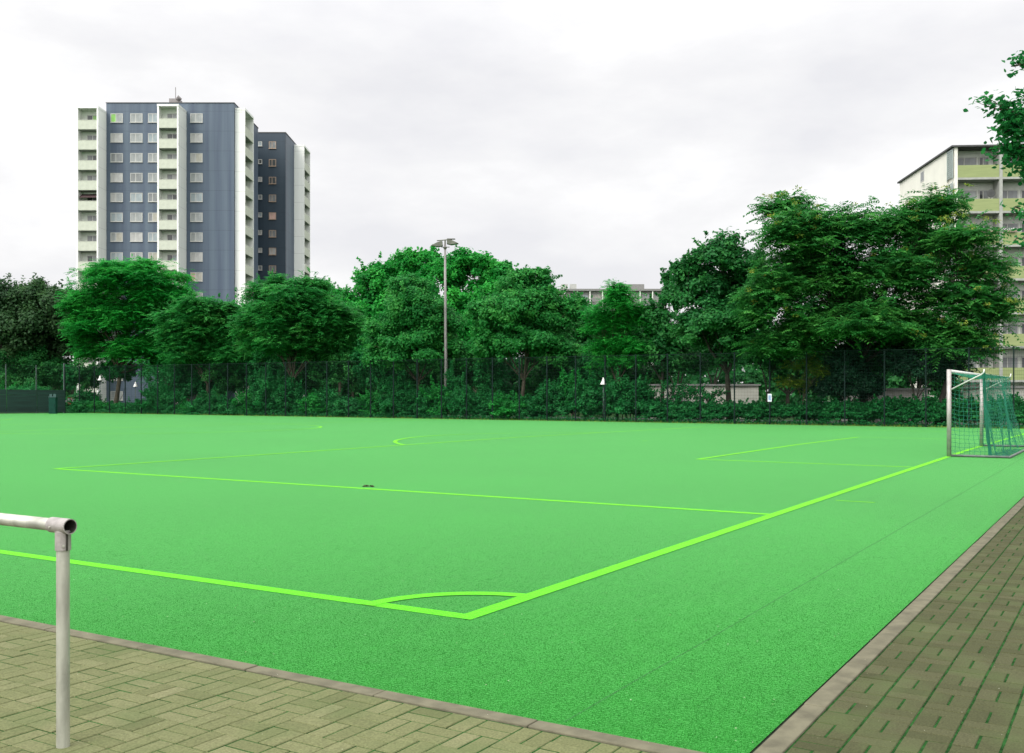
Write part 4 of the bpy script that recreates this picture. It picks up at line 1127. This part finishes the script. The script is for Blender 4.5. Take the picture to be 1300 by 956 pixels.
back = [(20,88,455,70,50,'brown'),(320,84,440,60,55,'mid'),(420,88,450,60,50,'mid'),(470,90,465,60,45,'dark'),(560,90,455,70,55,'mid'),(650,92,450,70,60,'dark'),(720,94,455,60,50,'dark'),(800,90,450,55,45,'dark'),(860,90,445,50,32,'dark'),(905,92,440,60,32,'dark'),(1000,80,450,60,38,'dark'),(1090,82,430,80,60,'dark'),(1165,78,455,60,38,'dark'),(250,90,455,50,40,'mid'),(200,96,430,30,26,'mid')]
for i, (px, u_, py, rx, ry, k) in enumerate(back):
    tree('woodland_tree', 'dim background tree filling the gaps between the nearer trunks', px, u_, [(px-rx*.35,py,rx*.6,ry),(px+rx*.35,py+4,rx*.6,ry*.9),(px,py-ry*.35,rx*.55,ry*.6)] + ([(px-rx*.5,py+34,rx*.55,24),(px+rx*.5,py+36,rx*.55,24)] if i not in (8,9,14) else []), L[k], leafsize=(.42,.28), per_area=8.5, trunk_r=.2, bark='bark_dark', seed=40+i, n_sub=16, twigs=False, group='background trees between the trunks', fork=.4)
rd = np.random.RandomState(99); n = 60000
v = rd.uniform(-90, 260, n); u = rd.uniform(118, 130, n); hh = rd.rand(n)**.8 * (6.5 + 2.2*np.sin(v*.21) + 1.5*np.sin(v*.67+1)) + rd.normal(0,.4,n)
pos = np.stack([u, v, gz(u, v) + hh], -1)
tag(np_mesh('distant_wood', simple_leaves(pos, norm(rd.normal(0,.7,(n,3)) + np.array([-.3,0,.5])), 1.0, .7, rd), 4, L['dark'], tone=np.clip(.4+.2*np.sin(v*.4)+rd.normal(0,.15,n),0,1)), kind='stuff')
# shrubs right behind the fence
rq = random.Random(31)
shr = []
px = 216
while px < 832:                      # dense hedge row in the middle
    top = 494 + 12*math.sin(px*.031) + 9*math.sin(px*.083+1) + rq.uniform(-7, 7)
    if 690 < px < 745 or 455 < px < 500: top -= 12
    ry = (531 - top)/2
    shr.append((px, 531-ry, rq.uniform(17, 24), ry)); px += rq.uniform(13, 19)
for x in range(838, 1310, 19): shr.append((x, 521, 22, rq.uniform(9, 14) + (5 if x > 1120 else 0)))
for x in range(78, 215, 18): shr.append((x, 519, 20, rq.uniform(8, 13)))
shr += [(10,508,30,18),(45,506,28,20),(110,508,16,16),(200,505,18,20)]
for i, (px, py, rx, ry) in enumerate(shr):
    k = 'shrubb' if (i % 5 == 2 and px < 800) else 'shrub'
    tree('shrub', 'bright green leafy shrub pressed against the back of the mesh fence' if k == 'shrubb' else 'dark green leafy shrub in the hedge row right behind the mesh fence', px, 58.6 + (i % 3)*.5, [(px-rx*.3,py+1,rx*.8,ry),(px+rx*.35,py+3,rx*.75,ry*.9),(px,py+ry*.55,rx,ry*.5)], L[k], leafsize=(.17,.11), per_area=48, trunk_r=.04, bark='bark_dark', seed=100+i,
         group='bright shrubs behind the fence' if k == 'shrubb' else 'dark shrubs behind the fence', cat='shrub', n_sub=15, twigs=False, fork=.3, ddepth=.3)
# taller understorey behind them
und = [(150,468,26,14),(112,476,20,18),(228,470,26,26),(275,462,30,26),(320,455,30,26),(395,470,34,28),(250,478,34,26),(300,470,30,30),(345,478,30,28),(430,465,36,30),(480,462,34,28),(590,470,36,28),(630,475,30,28),(700,462,34,28),(745,468,34,30),(800,478,30,24),(215,485,20,20),(40,470,50,30),(95,478,18,16),(870,455,50,18),(1110,452,36,22)]
for i, (px, py, rx, ry) in enumerate(und):
    tree('understorey_bush', 'tall dim bush standing in the shade under the tree crowns', px, 63.0 + (i % 3), [(px-rx*.3,py,rx*.75,ry),(px+rx*.35,py+3,rx*.7,ry*.9),(px,py+ry*.7,rx*.8,ry*.7)], L['dark' if i % 2 else 'shrub'], leafsize=(.24,.15), per_area=22, trunk_r=.05, bark='bark_dark', seed=200+i, group='tall bushes under the trees', cat='bush', n_sub=14, twigs=False, fork=.3)
for (px, py, rx, ry, lb) in ((858,497,26,13,'thin loose shrub screening the left end of the white garage'),(897,500,26,11,'thin loose shrub screening the middle of the white garage'),(205,486,30,24,'loose green shrub in front of the foot of the blue tower')):
    tree('loose_shrub', lb, px, 60.4, [(px-rx*.4,py,rx*.6,ry),(px+rx*.4,py+2,rx*.6,ry*.9),(px,py+ry,rx*.7,ry)], L['shrub'], leafsize=(.19,.12), per_area=13, trunk_r=.04, bark='bark_dark', seed=300+px, group='loose shrubs', cat='shrub', n_sub=12, fork=.3)
# ivy and weeds along the foot of the fence
n = 26000
v = rs.uniform(-20, 92, n); u = FU + .05 + rs.rand(n)**1.5*1.6; hh = .05 + rs.rand(n)**1.6*.42*(.5+.5*np.sin(v*1.7)**2)
pos = np.stack([u, v, gz(u, v) - .03 + hh], -1)
tag(np_mesh('ground_ivy', simple_leaves(pos, norm(rs.normal(0,.6,(n,3)) + np.array([-.3,0,.8])), .13, .09, rs), 4, L['shrub'], tone=np.clip(rs.normal(.45,.22,n),0,1)), kind='stuff')
n = 5000
v = rs.uniform(-5, 84, n); u = FU - .18 + rs.rand(n)*.3; hh = rs.rand(n)**2*.16 + .03
a = rs.rand(n)*2*PI; z = gz(u, v) - .02
V = np.stack([np.stack([u, v-.012, z], -1), np.stack([u, v+.012, z], -1), np.stack([u+np.cos(a)*hh*.4, v+np.sin(a)*hh*.4, z+hh], -1)], 1)
tag(np_mesh('grass_edge', V, 3, L['gold'], tone=rs.rand(n)), kind='stuff')

# ------------------------------------------------------------------ overhanging tree at the upper right, standing beside the right pavement
def overhang():
    rs = np.random.RandomState(77); D = 12.6
    base = P(1560, 500, D + .6); base.z = float(gz(base.x, base.y)) - .1
    e = empty('lime_tree', base); tag(e, 'near tree reaching its leafy branches in at the upper right', 'tree')
    mb = MB(); V = []; T = []
    mb.tube([(0,0,0),(.03,0,1.5),(0,.05,3.2),(.05,.05,6.0),(0,0,8.2)], [.24,.19,.17,.13,.06], 14, caps=False)
    def leafy(pts, dens, size=.068, spread=.16):
        pts = [np.array(p) for p in pts]
        for a, b in zip(pts[:-1], pts[1:]):
            l = np.linalg.norm(b-a); k = max(1, int(l*dens))
            t = rs.rand(k)[:,None]; p = a + (b-a)*t + rs.normal(0, spread, (k,3))*np.array([1,1,.8]) + np.array([0,0,-.02])
            nr = norm(rs.normal(0,.5,(k,3)) + np.array([0,0,.9])); tt, bb = perp_frame(nr, rs)
            s = (size*rs.uniform(.65,1.2,k))[:,None]
            V.append(np.stack([p-tt*s*.5, p-tt*s*.15-bb*s*.4, p+tt*s*.25-bb*s*.3, p+tt*s*.62-nr*s*.12, p+tt*s*.25+bb*s*.3, p-tt*s*.15+bb*s*.4], 1)); T.append(rs.normal(.5,.2,k))
    def branch(path, r0, dens, twig=8, tl=.5):
        pts = [np.array(P(x, y, D+dd) - base) for x, y, dd in path]
        # refine
        fine = []
        for a, b in zip(pts[:-1], pts[1:]):
            for k in range(4): fine.append(a + (b-a)*k/4 + rs.normal(0,.015,3))
        fine.append(pts[-1])
        m = len(fine); mb.tube([tuple(p) for p in fine], [r0*(1-k/m)+.006 for k in range(m)], 7, caps=False)
        for k in range(twig):
            i = rs.randint(int(m*.15), m-1); a = fine[i]; d = norm((fine[-1]-fine[0])[None])[0]
            d = norm((d*.5 + rs.normal(0,.5,3)*np.array([1,1,.55]) + np.array([0,0,-.05]))[None])[0]
            b = a + d*tl*rs.uniform(.5,1.1)*(.35+.65*(1-i/m)); c = b + np.array([0,0,-.05])
            mb.tube([tuple(a), tuple((a+b)/2+rs.normal(0,.02,3)), tuple(c)], [.008,.006,.003], 4, caps=False)
            leafy([a, b, c], dens*1.5, spread=.07)
        leafy(fine[m//4:], dens*1.4, spread=.08)
    branch([(1560,190,.6),(1440,150,.3),(1340,140,.2),(1296,143,.1),(1262,138,0)], .05, 85, 26, .7)
    branch([(1560,215,.6),(1430,190,.3),(1340,178,.2),(1304,163,.1),(1272,156,0)], .04, 85, 24, .6)
    branch([(1560,230,.6),(1420,205,.3),(1340,195,.2),(1300,185,.1),(1278,182,.1)], .04, 80, 26, .5)
    branch([(1560,250,.6),(1430,230,.3),(1350,215,.2),(1306,205,.1),(1288,196,.1)], .04, 80, 26, .5)
    branch([(1560,130,.6),(1430,85,.3),(1340,78,.1),(1306,78,0),(1284,84,0)], .04, 70, 14, .4)
    branch([(1560,300,.6),(1430,280,.3),(1340,268,.2),(1310,275,.1),(1289,262,.1)], .03, 60, 12, .32)
    branch([(1560,320,.6),(1420,300,.3),(1340,300,.2),(1305,300,.1),(1287,306,.1)], .03, 50, 10, .25)
    # the rest of the crown, out of the frame
    bl = [((.1,-.1,5.6),(1.5,1.5,1.4)),((.9,-.9,6.6),(2.0,2.0,1.6)),((.3,-.4,8.2),(1.5,1.5,1.3)),((1.4,-1.6,5.2),(1.7,1.7,1.3)),((2.4,.2,6.2),(1.9,1.9,1.4)),((2.2,.4,4.6),(1.6,1.6,1.1))]
    Pp, Nn, Cc, cen = crown_points(bl, 60, rs, (.25,.4), .7, 26, .4, .12)
    S = simple_leaves(Pp, Nn, .11, .085, rs)
    np_mesh('crown', np.concatenate(V), 6, L['near'], e, tone=np.clip(np.concatenate(T),0,1))
    np_mesh('crown', S, 4, L['near'], e, tone=np.clip(rs.normal(.5,.2,len(S)),0,1))
    for c, R in bl: limb(mb, (0,0.05,3.4), c, .08, .03, rs, 7)
    mb.build('trunk', M['bark'], e, smooth=True)
overhang()
